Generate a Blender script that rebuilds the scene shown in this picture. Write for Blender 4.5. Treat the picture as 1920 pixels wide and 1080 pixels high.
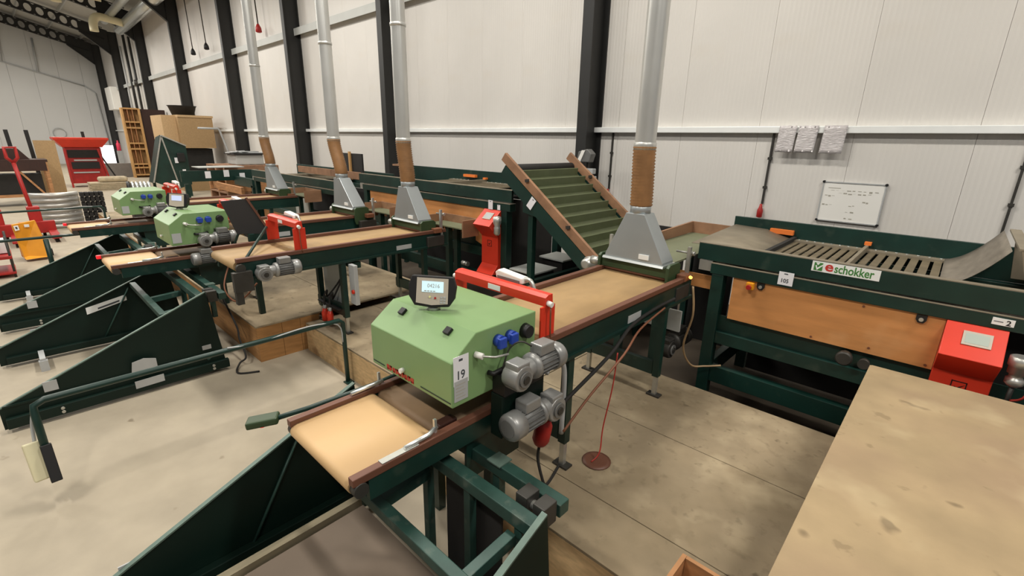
import bpy, math, random
from mathutils import Vector, Matrix
random.seed(7)
scene = bpy.context.scene
for o in list(bpy.data.objects): bpy.data.objects.remove(o, do_unlink=True)
COL = scene.collection
PI = math.pi

# ------------------------------------------------------------------ camera
YAW, PITCH, ROLL, FPX = 0.748775, 0.301189, 0.0206886, 882.883
CAMZ = 2.10
cd = bpy.data.cameras.new('camera'); cam = bpy.data.objects.new('camera', cd); COL.objects.link(cam)
f = Vector((-math.sin(YAW)*math.cos(PITCH), math.cos(YAW)*math.cos(PITCH), -math.sin(PITCH)))
r = Vector((math.cos(YAW), math.sin(YAW), 0)); u = r.cross(f)
r2 = math.cos(ROLL)*r + math.sin(ROLL)*u; u2 = -math.sin(ROLL)*r + math.cos(ROLL)*u
cam.matrix_world = Matrix(((r2.x, u2.x, -f.x, 0), (r2.y, u2.y, -f.y, 0), (r2.z, u2.z, -f.z, CAMZ), (0, 0, 0, 1)))
cd.sensor_width = 36.0; cd.lens = FPX/1920*36.0; cd.clip_start = 0.02; cd.clip_end = 300
scene.camera = cam

# ------------------------------------------------------------------ world, overhead lights, exposure
w = bpy.data.worlds.new('daylight'); scene.world = w; w.use_nodes = True
bgn = w.node_tree.nodes['Background']; bgn.inputs[0].default_value = (0.93, 0.96, 1.0, 1); bgn.inputs[1].default_value = 0.22
scene.view_settings.view_transform = 'Standard'; scene.view_settings.look = 'None'
scene.view_settings.gamma = 1; scene.view_settings.use_curve_mapping = False
scene.view_settings.exposure = -0.40
def lamp(loc, sx, sy, power, col=(1.0, 0.955, 0.875)):
    l = bpy.data.lights.new('overhead_fill', 'AREA'); l.shape = 'RECTANGLE'; l.size = sx; l.size_y = sy; l.energy = power; l.color = col
    o = bpy.data.objects.new('overhead_fill', l); COL.objects.link(o); o.location = loc
    return o
for lx in (3, -4, -11, -18, -25, -32, -39):       # unseen area lights added in rows under the roof to light the hall
    lamp((lx, 2.6, 6.9), 2.2, 0.5, 360)
    lamp((lx, -3.0, 8.2), 2.2, 0.5, 440)

# ------------------------------------------------------------------ materials
MAT = {}
def mat(name, col, rough=0.55, metal=0.0, var=0.0, vscale=8.0, bump=0.0, bscale=60.0, spots=None, stretch=(1, 1, 1), emit=None, spec=0.5, alpha=None):
    """procedural material: base colour with noise variation, optional fine relief and stains"""
    m = bpy.data.materials.new(name); m.use_nodes = True; nt = m.node_tree; N = nt.nodes; L = nt.links
    b = N['Principled BSDF']; b.inputs['Roughness'].default_value = rough; b.inputs['Metallic'].default_value = metal
    b.inputs['Specular IOR Level'].default_value = spec
    c = (*col, 1)
    tc = N.new('ShaderNodeTexCoord'); mp = N.new('ShaderNodeMapping'); L.new(tc.outputs['Object'], mp.inputs[0]); mp.inputs['Scale'].default_value = stretch
    last = None
    if var > 0:
        nz = N.new('ShaderNodeTexNoise'); nz.inputs['Scale'].default_value = vscale; nz.inputs['Detail'].default_value = 6; L.new(mp.outputs[0], nz.inputs[0])
        rp = N.new('ShaderNodeValToRGB'); L.new(nz.outputs[0], rp.inputs[0])
        rp.color_ramp.elements[0].position = 0.3; rp.color_ramp.elements[1].position = 0.72
        rp.color_ramp.elements[0].color = tuple(max(0, x*(1-var)) for x in col)+(1,)
        rp.color_ramp.elements[1].color = tuple(min(1, x*(1+var*0.7)) for x in col)+(1,)
        last = rp.outputs[0]
    if spots:
        for (scol, sscale, lo, hi, amt) in spots:
            n2 = N.new('ShaderNodeTexNoise'); n2.inputs['Scale'].default_value = sscale; n2.inputs['Detail'].default_value = 3; L.new(tc.outputs['Object'], n2.inputs[0])
            r3 = N.new('ShaderNodeValToRGB'); L.new(n2.outputs[0], r3.inputs[0]); r3.color_ramp.elements[0].position = lo; r3.color_ramp.elements[1].position = hi
            r3.color_ramp.elements[0].color = (0, 0, 0, 1); r3.color_ramp.elements[1].color = (amt, amt, amt, 1)
            mx = N.new('ShaderNodeMix'); mx.data_type = 'RGBA'; L.new(r3.outputs[0], mx.inputs[0])
            if last: L.new(last, mx.inputs[6])
            else: mx.inputs[6].default_value = c
            mx.inputs[7].default_value = (*scol, 1); last = mx.outputs[2]
    if last: L.new(last, b.inputs['Base Color'])
    else: b.inputs['Base Color'].default_value = c
    if bump > 0:
        nb = N.new('ShaderNodeTexNoise'); nb.inputs['Scale'].default_value = bscale; nb.inputs['Detail'].default_value = 4; L.new(mp.outputs[0], nb.inputs[0])
        bp = N.new('ShaderNodeBump'); bp.inputs['Strength'].default_value = bump; bp.inputs['Distance'].default_value = 0.01; L.new(nb.outputs[0], bp.inputs['Height']); L.new(bp.outputs[0], b.inputs['Normal'])
    if emit: b.inputs['Emission Color'].default_value = (*emit[0], 1); b.inputs['Emission Strength'].default_value = emit[1]
    if alpha is not None: b.inputs['Alpha'].default_value = alpha
    MAT[name] = m
    return m
def S(r_, g_, b_):
    def l(v):
        v /= 255.0
        return v/12.92 if v <= 0.04045 else ((v+0.055)/1.055)**2.4
    return (l(r_), l(g_), l(b_))
mat('dark_green', S(15, 48, 41), 0.42, var=0.25, vscale=5, spots=[(S(90, 98, 84), 9, 0.62, 0.8, 0.25)])
mat('hopper_green', S(9, 31, 24), 0.55, var=0.2, vscale=3, spots=[(S(40, 48, 36), 5, 0.62, 0.85, 0.15)], spec=.3)
mat('edge_worn', S(98, 118, 108), 0.5, .2, var=.25, vscale=12)
mat('olive_green', S(50, 70, 42), 0.5, var=0.15, vscale=6)
mat('box_green', S(124, 156, 104), 0.38, var=0.06, vscale=4)
mat('cleat_green', S(86, 94, 64), 0.55, var=0.12, vscale=7)
mat('tray_green', S(112, 116, 90), 0.6, var=0.1, vscale=5)
mat('belt_new', S(208, 172, 124), 0.55, var=0.05, vscale=3)
mat('belt_used', S(168, 138, 96), 0.6, var=0.12, vscale=3, stretch=(3, 1, 1), spots=[(S(142, 116, 80), 4, 0.5, 0.8, 0.5)])
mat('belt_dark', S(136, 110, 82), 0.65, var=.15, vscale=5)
mat('rail_brown', S(106, 68, 52), 0.5, var=0.2, vscale=6, stretch=(1, .3, 1))
mat('rail_worn', S(150, 112, 84), 0.6, var=0.25, vscale=8, stretch=(1, .3, 1))
mat('timber', S(178, 128, 84), 0.65, var=0.3, vscale=5, stretch=(1, 1, 6), spots=[(S(120, 80, 50), 6, 0.6, 0.8, 0.5)])
mat('wood_orange', S(206, 142, 84), 0.5, var=0.12, vscale=3, stretch=(1, 1, 7), bump=.05, bscale=20, spots=[(S(228, 176, 124), 4, 0.55, 0.8, 0.5)])
mat('frame_green', S(44, 74, 66), 0.45, .1, var=.3, vscale=9, spots=[(S(110, 118, 106), 14, .6, .75, .4)])
mat('runner_wood', S(138, 128, 104), 0.75, var=.3, vscale=6, stretch=(4, .5, 1))
mat('pine', S(196, 152, 96), 0.6, var=0.2, vscale=4, stretch=(5, 5, 1))
mat('chipboard', S(196, 164, 122), 0.75, var=0.12, vscale=25, bump=.1)
mat('chip_dark', S(170, 140, 100), 0.75, var=0.12, vscale=25, bump=.1)
mat('walnut', S(52, 26, 18), 0.5, var=0.25, vscale=4, stretch=(5, 5, 1))
mat('plywood', S(152, 136, 110), 0.8, var=0.22, vscale=3.6, bump=.12, bscale=30, spots=[(S(108, 94, 70), 1.7, 0.5, 0.7, 0.6), (S(84, 72, 54), 9, 0.66, 0.73, 0.7), (S(184, 168, 138), 4.4, 0.5, 0.72, 0.5), (S(112, 98, 76), 16, 0.58, 0.74, 0.5)])
mat('plywood_light', S(162, 141, 108), 0.8, var=0.16, vscale=4.2, bump=.12, bscale=30, spots=[(S(146, 122, 98), 1.6, 0.46, 0.66, 0.6), (S(100, 84, 62), 4.2, 0.655, 0.70, 0.7), (S(128, 110, 82), 11, 0.68, 0.73, 0.6), (S(192, 174, 138), 3.4, 0.55, 0.75, 0.5)])
mat('plywood_edge', S(168, 122, 72), 0.8, var=0.25, vscale=5, stretch=(1, 1, 8))
mat('osb', S(206, 174, 128), 0.8, var=0.2, vscale=7, stretch=(2, 1, 6), spots=[(S(130, 94, 60), 4, 0.6, 0.68, 0.6)])
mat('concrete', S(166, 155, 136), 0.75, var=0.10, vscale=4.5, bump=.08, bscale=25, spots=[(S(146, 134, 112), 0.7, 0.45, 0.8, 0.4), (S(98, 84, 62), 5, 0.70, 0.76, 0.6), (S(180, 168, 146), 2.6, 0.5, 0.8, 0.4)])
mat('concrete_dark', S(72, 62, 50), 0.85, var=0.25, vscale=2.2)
mat('grey_board', S(116, 102, 88), 0.75, var=0.12, vscale=3)
mat('red', S(214, 56, 34), 0.4, var=0.08, vscale=4)
mat('red_dull', S(170, 34, 30), 0.5, var=0.2, vscale=6)
mat('yellow', S(226, 150, 24), 0.45, var=0.1, vscale=5)
mat('orange', S(232, 124, 54), 0.5)
mat('galv', S(206, 206, 202), 0.36, 0.6, var=0.1, vscale=6, stretch=(1, 1, .4))
mat('hood_steel', S(168, 174, 176), 0.42, 0.55, var=0.05, vscale=5)
mat('arc_steel', S(186, 184, 178), 0.4, 0.45, var=.15, vscale=4)
mat('galv_bright', S(214, 218, 216), 0.3, 0.8, var=0.08, vscale=4)
mat('white_steel', S(246, 248, 246), 0.4, 0.1, var=0.04, vscale=4)
mat('zinc', S(196, 196, 190), 0.38, 0.75, var=0.12, vscale=12)
mat('motor_grey', S(150, 150, 148), 0.38, 0.4, var=0.14, vscale=10)
mat('motor_dark', S(112, 112, 110), 0.5, 0.2, var=0.15, vscale=10)
mat('steel_dark', S(66, 64, 60), 0.5, 0.4, var=0.2, vscale=9)
mat('black', S(22, 21, 22), 0.5)
mat('rubber', S(34, 32, 30), 0.8, var=0.2, vscale=9)
mat('frame_black', S(36, 36, 35), 0.5, var=0.15, vscale=3)
mat('dust_steel', S(134, 124, 106), 0.6, 0.15, var=0.2, vscale=6)
mat('dust_slat', S(106, 95, 74), 0.7, 0.05, var=0.25, vscale=9)
mat('chute_grey', S(126, 118, 106), 0.65, 0.1, var=0.2, vscale=7, stretch=(1, 1, 5))
mat('hose_brown', S(146, 106, 66), 0.5, var=0.2, vscale=10)
mat('hose_tan', S(160, 134, 100), 0.5, var=0.2, vscale=10)
mat('white', S(236, 234, 228), 0.5)
mat('paper', S(232, 232, 236), 0.7)
mat('sign_white', S(240, 242, 240), 0.4)
mat('cream', S(214, 206, 170), 0.5)
mat('plastic_grey', S(176, 178, 178), 0.5, var=0.06)
mat('cabinet_grey', S(184, 186, 182), 0.45, var=0.06, vscale=3)
mat('bezel', S(186, 176, 162), 0.45)
mat('sign_green', S(66, 130, 62), 0.5)
mat('sign_lime', S(140, 190, 100), 0.5)
mat('ink', S(70, 74, 80), 0.7)
mat('ink_soft', S(168, 164, 152), 0.7)
mat('ink_red', S(196, 50, 44), 0.6)
mat('blue', S(34, 66, 160), 0.45)
mat('lcd', S(190, 220, 230), 0.3, emit=(S(206, 236, 246), 0.75))
mat('lcd_dim', S(170, 180, 170), 0.3)
mat('screen_blue', S(180, 190, 220), 0.3, emit=(S(190, 200, 235), 0.7))
mat('led_red', S(230, 30, 40), 0.4, emit=(S(255, 40, 50), 0.6))
mat('led_amber', S(255, 190, 90), 0.4, emit=(S(255, 190, 90), 2.5))
mat('led_yellow', S(230, 230, 160), 0.4)
mat('wire_red', S(170, 50, 40), 0.5)
mat('wire_brown', S(120, 74, 50), 0.6)
mat('panel_dark', S(46, 46, 46), 0.6, var=0.1, vscale=3)
mat('film', S(206, 200, 200), 0.15, 0.0, var=0.15, vscale=30, stretch=(1, 1, 3), bump=.8, bscale=22, spec=0.9)
mat('grey_plinth', S(120, 116, 112), 0.7, var=0.1)
mat('roof_sheet', S(186, 184, 178), 0.6, var=0.05)
mat('burlap', S(186, 172, 146), 0.9, var=0.2, vscale=10)
mat('glow', (1, 1, 1), 0.5, emit=((0.95, 0.93, 1.0), 1.6))
mat('extinguisher', S(226, 60, 90), 0.4)
mat('wall_end_white', S(204, 204, 202), 0.6, var=0.03, vscale=0.6)
# insulated wall panel: white sheet with fine vertical ribs (relief only)
def wall_mat(name, col):
    m = mat(name, col, 0.45, var=0.03, vscale=1.2, spots=[(S(206, 192, 168), 1.3, 0.6, 0.85, 0.25)])
    N = m.node_tree.nodes; L = m.node_tree.links; tc = N.new('ShaderNodeTexCoord'); wv = N.new('ShaderNodeTexWave'); wv.bands_direction = 'X'; wv.inputs['Scale'].default_value = 6.4
    wv.wave_profile = 'TRI'
    L.new(tc.outputs['Object'], wv.inputs[0]); bp = N.new('ShaderNodeBump'); bp.inputs['Strength'].default_value = 0.2; bp.inputs['Distance'].default_value = 0.01
    L.new(wv.outputs[0], bp.inputs['Height']); L.new(bp.outputs[0], N['Principled BSDF'].inputs['Normal'])
wall_mat('wall_panel', S(218, 214, 208))
# ------------------------------------------------------------------ mesh helpers
def V3(p): return Vector(p)
def wl(o):
    v = Vector((0, 0, 0))
    while o is not None: v += o.location; o = o.parent
    return v
class MB:
    """collects shapes in world coordinates and links them as one mesh object"""
    def __init__(s): s.v = []; s.f = []; s.sm = []
    def add(s, vs, fs, smooth=False):
        b = len(s.v); s.v += [tuple(p) for p in vs]; s.f += [tuple(i+b for i in q) for q in fs]; s.sm += [smooth]*len(fs); return s
    def box(s, x0, x1, y0, y1, z0, z1):
        vs = [(x, y, z) for z in (z0, z1) for y in (y0, y1) for x in (x0, x1)]
        return s.add(vs, [(0, 2, 3, 1), (4, 5, 7, 6), (0, 1, 5, 4), (2, 6, 7, 3), (0, 4, 6, 2), (1, 3, 7, 5)])
    def bar(s, p, q, w_, h_, up=(0, 0, 1)):
        p = V3(p); q = V3(q); d = (q-p).normalized(); up = V3(up)
        if abs(d.dot(up)) > 0.98: up = Vector((0, 1, 0)) if abs(d.y) < 0.9 else Vector((1, 0, 0))
        sd = d.cross(up).normalized(); n = sd.cross(d).normalized()
        vs = [c + sd*(a*w_/2) + n*(b*h_/2) for c in (p, q) for b in (-1, 1) for a in (-1, 1)]
        return s.add(vs, [(0, 2, 3, 1), (4, 5, 7, 6), (0, 1, 5, 4), (2, 6, 7, 3), (0, 4, 6, 2), (1, 3, 7, 5)])
    def cyl(s, p, q, ra, rb=None, n=16, caps=True):
        rb = ra if rb is None else rb
        p = V3(p); q = V3(q); d = (q-p).normalized(); a = d.orthogonal().normalized(); b = d.cross(a)
        vs = []
        for c, rr in ((p, ra), (q, rb)):
            for i in range(n): t = 2*PI*i/n; vs.append(c + a*math.cos(t)*rr + b*math.sin(t)*rr)
        k = len(s.v)
        s.add(vs, [(i, (i+1) % n, n+(i+1) % n, n+i) for i in range(n)], True)
        if caps: s.f += [tuple(k+i for i in reversed(range(n))), tuple(k+n+i for i in range(n))]; s.sm += [False, False]
        return s
    def tube(s, pts, rad, n=8, curve=0):
        P = [V3(p) for p in pts]
        if curve and len(P) > 2:
            Q = []
            for i in range(len(P)-1):
                p0 = P[max(i-1, 0)]; p1 = P[i]; p2 = P[i+1]; p3 = P[min(i+2, len(P)-1)]
                for k in range(curve):
                    t = k/curve
                    Q.append(0.5*((2*p1)+(p2-p0)*t+(2*p0-5*p1+4*p2-p3)*t*t+(3*p1-p0-3*p2+p3)*t**3))
            Q.append(P[-1]); P = Q
        rings = []; d0 = (P[1]-P[0]).normalized(); a = d0.orthogonal().normalized()
        for i, c in enumerate(P):
            d = (P[min(i+1, len(P)-1)]-P[max(i-1, 0)]).normalized(); a = (a-d*a.dot(d)).normalized(); b = d.cross(a)
            rings.append([c+a*math.cos(2*PI*k/n)*rad+b*math.sin(2*PI*k/n)*rad for k in range(n)])
        vs = [p for rg in rings for p in rg]; fs = []
        for i in range(len(P)-1):
            for k in range(n): fs.append((i*n+k, i*n+(k+1) % n, (i+1)*n+(k+1) % n, (i+1)*n+k))
        k0 = len(s.v); s.add(vs, fs, True)
        s.f += [tuple(k0+k for k in reversed(range(n))), tuple(k0+(len(P)-1)*n+k for k in range(n))]; s.sm += [False, False]
        return s
    def prism(s, pts, vec):
        n = len(pts); vec = V3(vec); P = [V3(p) for p in pts]
        vs = P+[p+vec for p in P]
        return s.add(vs, [tuple(range(n)), tuple(reversed(range(n, 2*n)))]+[((i+1) % n, i, n+i, n+(i+1) % n) for i in range(n)])
    def loft(s, loops, caps=True, smooth=True):
        n = len(loops[0]); vs = [p for l in loops for p in l]; fs = []
        for j in range(len(loops)-1):
            for i in range(n): fs.append((j*n+i, j*n+(i+1) % n, (j+1)*n+(i+1) % n, (j+1)*n+i))
        k = len(s.v); s.add(vs, fs, smooth)
        if caps: s.f += [tuple(k+i for i in reversed(range(n))), tuple(k+(len(loops)-1)*n+i for i in range(n))]; s.sm += [False, False]
        return s
    def lathe(s, c, axis, prof, n=20):
        """prof: (distance along axis, radius)"""
        c = V3(c); d = V3(axis).normalized(); a = d.orthogonal().normalized(); b = d.cross(a)
        return s.loft([[c+d*h+a*math.cos(2*PI*i/n)*rr+b*math.sin(2*PI*i/n)*rr for i in range(n)] for h, rr in prof])
    def quad(s, a, b, c, d, t=0.003):
        a, b, c, d = map(V3, (a, b, c, d)); nrm = (b-a).cross(d-a).normalized()*t
        return s.prism([a, b, c, d], nrm)
    def sheet(s, rows, t=0.004):
        """thin bent sheet through rows of points"""
        m = len(rows[0]); top = [V3(p) for rw in rows for p in rw]; k = len(rows)
        up = (top[1]-top[0]).cross(top[m]-top[0]).normalized()*t
        vs = top+[p+up for p in top]; o = k*m; fs = []
        for j in range(k-1):
            for i in range(m-1):
                q = (j*m+i, j*m+i+1, (j+1)*m+i+1, (j+1)*m+i); fs.append(tuple(reversed(q))); fs.append(tuple(x+o for x in q))
        for j in range(k-1):
            fs.append((j*m, (j+1)*m, (j+1)*m+o, j*m+o)); fs.append((j*m+m-1, j*m+m-1+o, (j+1)*m+m-1+o, (j+1)*m+m-1))
        for i in range(m-1):
            fs.append((i, i+o, i+1+o, i+1)); e = (k-1)*m; fs.append((e+i, e+i+1, e+i+1+o, e+i+o))
        return s.add(vs, fs, True)
    def build(s, name, m, parent=None, bevel=0.0, label=None):
        off = wl(parent) if parent is not None else Vector((0, 0, 0))
        me = bpy.data.meshes.new(name); me.from_pydata([(p[0]-off.x, p[1]-off.y, p[2]-off.z) for p in s.v], [], s.f)
        for p, q in zip(me.polygons, s.sm): p.use_smooth = q
        import bmesh
        bm = bmesh.new(); bm.from_mesh(me); bmesh.ops.recalc_face_normals(bm, faces=bm.faces); bm.to_mesh(me); bm.free()
        me.materials.append(MAT[m]); o = bpy.data.objects.new(name, me); COL.objects.link(o)
        if parent is not None: o.parent = parent
        if bevel > 0:
            bv = o.modifiers.new('bevel', 'BEVEL'); bv.width = bevel; bv.segments = 2; bv.limit_method = 'ANGLE'; bv.angle_limit = 0.9
        if label: o['label'] = label
        return o
def tag(o, label=None, cat=None, group=None, kind=None):
    if label: o['label'] = label
    if cat: o['category'] = cat
    if group: o['group'] = group
    if kind: o['kind'] = kind
    return o
def thing(name, loc, label, cat, group=None):
    o = bpy.data.objects.new(name, None); COL.objects.link(o); o.location = loc; o.empty_display_size = 0.1
    return tag(o, label, cat, group)
def copy_tree(o, parent=None):
    c = o.copy(); COL.objects.link(c)
    if parent is not None: c.parent = parent
    for ch in list(o.children): copy_tree(ch, c)
    return c
def place(o, loc, label=None, group=None):
    c = copy_tree(o); c.location = loc
    if label: c['label'] = label
    if group: c['group'] = group
    return c
def B(name, m, parent, *a, bevel=0.0, label=None):
    return MB().box(*a).build(name, m, parent, bevel, label)
def text(name, body, m, parent, origin, xdir, updir, size, depth=0.0015, sx=1.0, bold=0.0, shear=0.0):
    cu = bpy.data.curves.new(name, 'FONT'); cu.body = body; cu.size = size; cu.extrude = depth; cu.offset = bold; cu.shear = shear; cu.resolution_u = 3
    t = bpy.data.objects.new(name+'_tmp', cu); COL.objects.link(t)
    me = bpy.data.meshes.new_from_object(t.evaluated_get(bpy.context.evaluated_depsgraph_get()))
    bpy.data.objects.remove(t, do_unlink=True)
    x = V3(xdir).normalized(); u_ = V3(updir).normalized(); n = x.cross(u_); off = wl(parent); o0 = V3(origin)
    for v in me.vertices:
        c = v.co.copy(); q = o0+x*(c.x*sx)+u_*c.y+n*c.z-off; v.co = q
    me.materials.clear(); me.materials.append(MAT[m]); me.name = name
    o = bpy.data.objects.new(name, me); COL.objects.link(o); o.parent = parent
    return o
def circ(c, rad, n, z=None):
    return [(c[0]+math.cos(2*PI*i/n)*rad, c[1]+math.sin(2*PI*i/n)*rad, c[2]) for i in range(n)]
# ------------------------------------------------------------------ the building
WY = 6.6
def struct(o): o['kind'] = 'structure'; return o
struct(B('floor', 'concrete', None, -46.2, 6, -14, 6.8, -0.1, 0))
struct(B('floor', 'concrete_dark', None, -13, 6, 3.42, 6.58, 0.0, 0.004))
wb = struct(B('wall_back', 'wall_panel', None, -46.2, 6, WY+0.06, WY+0.16, 0, 8.6))
pm = MB().box(0.001, 0.999, WY, WY+0.06, 0, 8.4).build('wall_panel', 'wall_panel', wb, 0.002)
pm.location.x = 5
for i in range(1, 52):
    c = pm.copy(); COL.objects.link(c); c.location.x = 5-i
we = struct(B('wall_end', 'wall_end_white', None, -46.4, -46.1, -14, 6.8, 0, 13))
pe = MB().box(-46.1, -46.06, -0.595, 0.595, 0, 11.5).build('wall_panel', 'wall_end_white', we, 0.004)
pe.location.y = 6.0
for i in range(1, 16):
    c = pe.copy(); COL.objects.link(c); c.location.y = 6.0-1.2*i
# roof with purlins
def rz(y): return 8.3+0.27*(5.85-y)
cl = struct(MB().prism([(-46.2, 6.9, rz(6.9)), (-46.2, -10, rz(-10)), (-46.2, -10, rz(-10)+0.12), (-46.2, 6.9, rz(6.9)+0.12)], (52.2, 0, 0)).build('ceiling', 'roof_sheet'))
for i in range(8):
    y = 5.7-1.5*i; B('purlin', 'galv', cl, -46, 6, y-0.03, y+0.03, rz(y)-0.2, rz(y)-0.01)
# girts along the back wall
struct(B('trim_1', 'white_steel', None, -46, 6, 6.51, WY-0.001, 2.262, 2.338, bevel=0.006))
tr2 = struct(MB().box(-46, 6, 6.47, WY-0.001, 4.84, 4.98).box(-46, 6, 6.455, 6.47, 4.80, 4.98).build('trim_2', 'cabinet_grey'))
# portal frames: column, haunch, rafter with round holes
def portal(x, label):
    t = thing('portal_frame', (x, 6.4, 0), label, 'steel frame', 'black steel portal frames along the back wall')
    return t
P0 = portal(-4.38, 'black steel column beside the steep cleated conveyor')
x = -4.38
MB().box(x-.09, x+.09, 6.18, 6.2, 0, 7.9).box(x-.09, x+.09, 6.575, 6.595, 0, 7.9).box(x-.008, x+.008, 6.2, 6.575, 0, 7.9).build('column', 'frame_black', P0)
MB().box(x-.15, x+.15, 6.12, 6.598, 0.004, 0.024).build('base_plate', 'frame_black', P0)
MB().prism([(x-.008, 6.2, 6.6), (x-.008, 4.9, rz(4.9)-.85), (x-.008, 4.9, rz(4.9)-.25), (x-.008, 6.2, rz(6.2)-.25)], (.016, 0, 0)).prism([(x-.09, 6.2, 6.6), (x-.09, 4.9, rz(4.9)-.85), (x-.09, 4.9, rz(4.9)-.83), (x-.09, 6.2, 6.63)], (.18, 0, 0)).build('haunch', 'frame_black', P0)
rb = MB(); cell = 0.46; H = 0.30
for k in range(34):
    yc = 5.95-cell*(k+.5)
    if yc < -9: break
    def pt(a, b): return (x, yc+a, rz(yc+a)-0.5+b)
    n = 16; ins = [(0.15*math.cos(2*PI*i/n), 0.19*math.sin(2*PI*i/n)) for i in range(n)]
    out = []
    for i in range(n):
        ca, sa = math.cos(2*PI*i/n), math.sin(2*PI*i/n); s_ = min((cell/2)/abs(ca) if abs(ca) > 1e-6 else 9, H/abs(sa) if abs(sa) > 1e-6 else 9); out.append((ca*s_, sa*s_))
    vs = [pt(*p) for p in ins]+[pt(*p) for p in out]
    rb.add(vs, [(i, (i+1) % n, n+(i+1) % n, n+i) for i in range(n)])
for s_ in (-1, 1):
    ya, yb = 6.0, -9.0
    rb.prism([(x-.09, ya, rz(ya)-.5+s_*H), (x-.09, yb, rz(yb)-.5+s_*H), (x-.09, yb, rz(yb)-.48+s_*H), (x-.09, ya, rz(ya)-.48+s_*H)], (.18, 0, 0))
rb.build('rafter', 'frame_black', P0)
for xx, lb in ((-9.75, 'black steel column half hidden behind the second duct from the right'), (-14.5, 'black steel column between the two middle extraction ducts'), (-19.6, 'black steel column left of the leftmost extraction duct'),
               (-25.8, 'black steel column rising behind the black tub'), (-32.4, 'black steel column behind the open wooden rack, near the pipes'), (-39.2, 'black steel frame with holed rafter over the far wooden rack'), (-45.6, 'farthest black steel frame with holed rafter at the end wall')):
    place(P0, (xx, 6.4, 0), lb)
# white box and services on the back wall near the far corner
t = thing('service_pipes', (-36, 6.5, 2.6), 'grey service pipes running down the wall beside the far frame', 'pipe')
MB().tube([(-36.5, 6.45, 2.6), (-36.5, 6.45, 7.6)], 0.07).build('pipe', 'frame_black', t)
MB().tube([(-35.2, 6.45, 2.6), (-35.2, 6.45, 7.2)], 0.06).build('pipe', 'frame_black', t)
MB().tube([(-37.8, 6.45, 2.6), (-37.8, 6.45, 7.0)], 0.05).build('pipe', 'plastic_grey', t)
MB().cyl((-35.2, 6.45, 4.7), (-35.2, 6.45, 5.0), 0.14).build('valve', 'steel_dark', t)
tag(B('wall_cabinet', 'white', None, -43.5, -41.5, 6.1, 6.59, 3.6, 5.0, bevel=0.03), 'white box cabinet high on the wall in the far corner', 'cabinet')
# roof ducts with elbows, upper left
t = thing('roof_duct', (-30, 4.5, 6.9), 'pale duct with two downturned elbows under the roof', 'duct')
MB().tube([(-28.5, 4.55, 7.62), (-28.6, 3.55, 7.72), (-28.6, 3.25, 7.7), (-28.6, 3.1, 7.5), (-28.6, 3.08, 7.2)], 0.17, 14, 4).build('elbow_duct', 'cream', t)
MB().tube([(-31.0, 5.6, 7.15), (-31.2, 4.95, 7.3), (-31.2, 4.65, 7.28), (-31.2, 4.5, 7.05), (-31.2, 4.48, 6.65)], 0.17, 14, 4).build('elbow_duct', 'cream', t)
MB().tube([(-33, 5.75, 7.15), (-22, 5.85, 7.5)], 0.24, 16).build('trunk_duct', 'galv_bright', t)
MB().tube([(-33, 5.2, 7.45), (-22, 5.2, 7.75)], 0.16, 14).build('trunk_duct', 'galv_bright', t)
# trunking frame on the end wall
t = thing('cable_trunking', (-46, 2, 4.8), 'thin grey cable trunking crossing the white end wall', 'conduit')
MB().tube([(-45.99, 5.4, 5.2), (-45.99, 0.3, 6.7)], 0.04).tube([(-45.99, 5.4, 5.2), (-45.99, 5.9, 4.8), (-45.99, 6.1, 0.5)], 0.04).build('conduit', 'plastic_grey', t)
MB().tube([(-45.99, 1.6, 6.32), (-45.99, 1.9, 9)], 0.06).tube([(-45.99, 3.2, 5.85), (-45.99, 3.3, 7.9)], 0.05).build('drop', 'plastic_grey', t)
# hanging pull cords with plugs
for (px_, zz, lb) in ((-23.75, 5.3, 'hanging black socket, left one of the pair near the roof'), (-22.0, 5.32, 'hanging black socket, right one of the pair near the roof'), (-16.8, 5.27, 'red hanging socket between two columns near the roof')):
    t = thing('pendant_socket', (px_, 6.4, zz), lb, 'socket', 'sockets hanging from the roof')
    MB().tube([(px_, 6.4, zz+.1), (px_-.1, 6.4, 8.1)], 0.02, 6).build('cord', 'steel_dark', t)
    MB().lathe((px_, 6.4, zz-.12), (0, 0, 1), [(0, .05), (.02, .09), (.14, .08), (.24, .03)], 12).build('socket', 'red_dull' if px_ > -20 else 'black', t)
# cable drops with red sockets on the wall
for (cx, zb, lb) in ((-1.81, 1.29, 'grey cable drop with a red socket left of the whiteboard'), (-4.07, 1.30, 'grey cable drop with a red socket beside the black column'), (0.375, 1.2, 'grey cable drop at the right edge above the dusty chute')):
    t = thing('cable_drop', (cx, 6.5, zb), lb, 'cable')
    MB().box(cx-.010, cx+.010, 6.57, 6.599, zb+.12, 2.262).build('conduit', 'steel_dark', t)
    for zc in (1.6, 1.95): MB().box(cx-.022, cx+.022, 6.565, 6.6, zc, zc+.03).build('clip', 'steel_dark', t)
    if cx < 0: MB().lathe((cx, 6.55, zb-.05), (0, 0, 1), [(0, .024), (.01, .034), (.09, .034), (.13, .02), (.17, .012)], 14).build('socket', 'red_dull', t)
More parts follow.
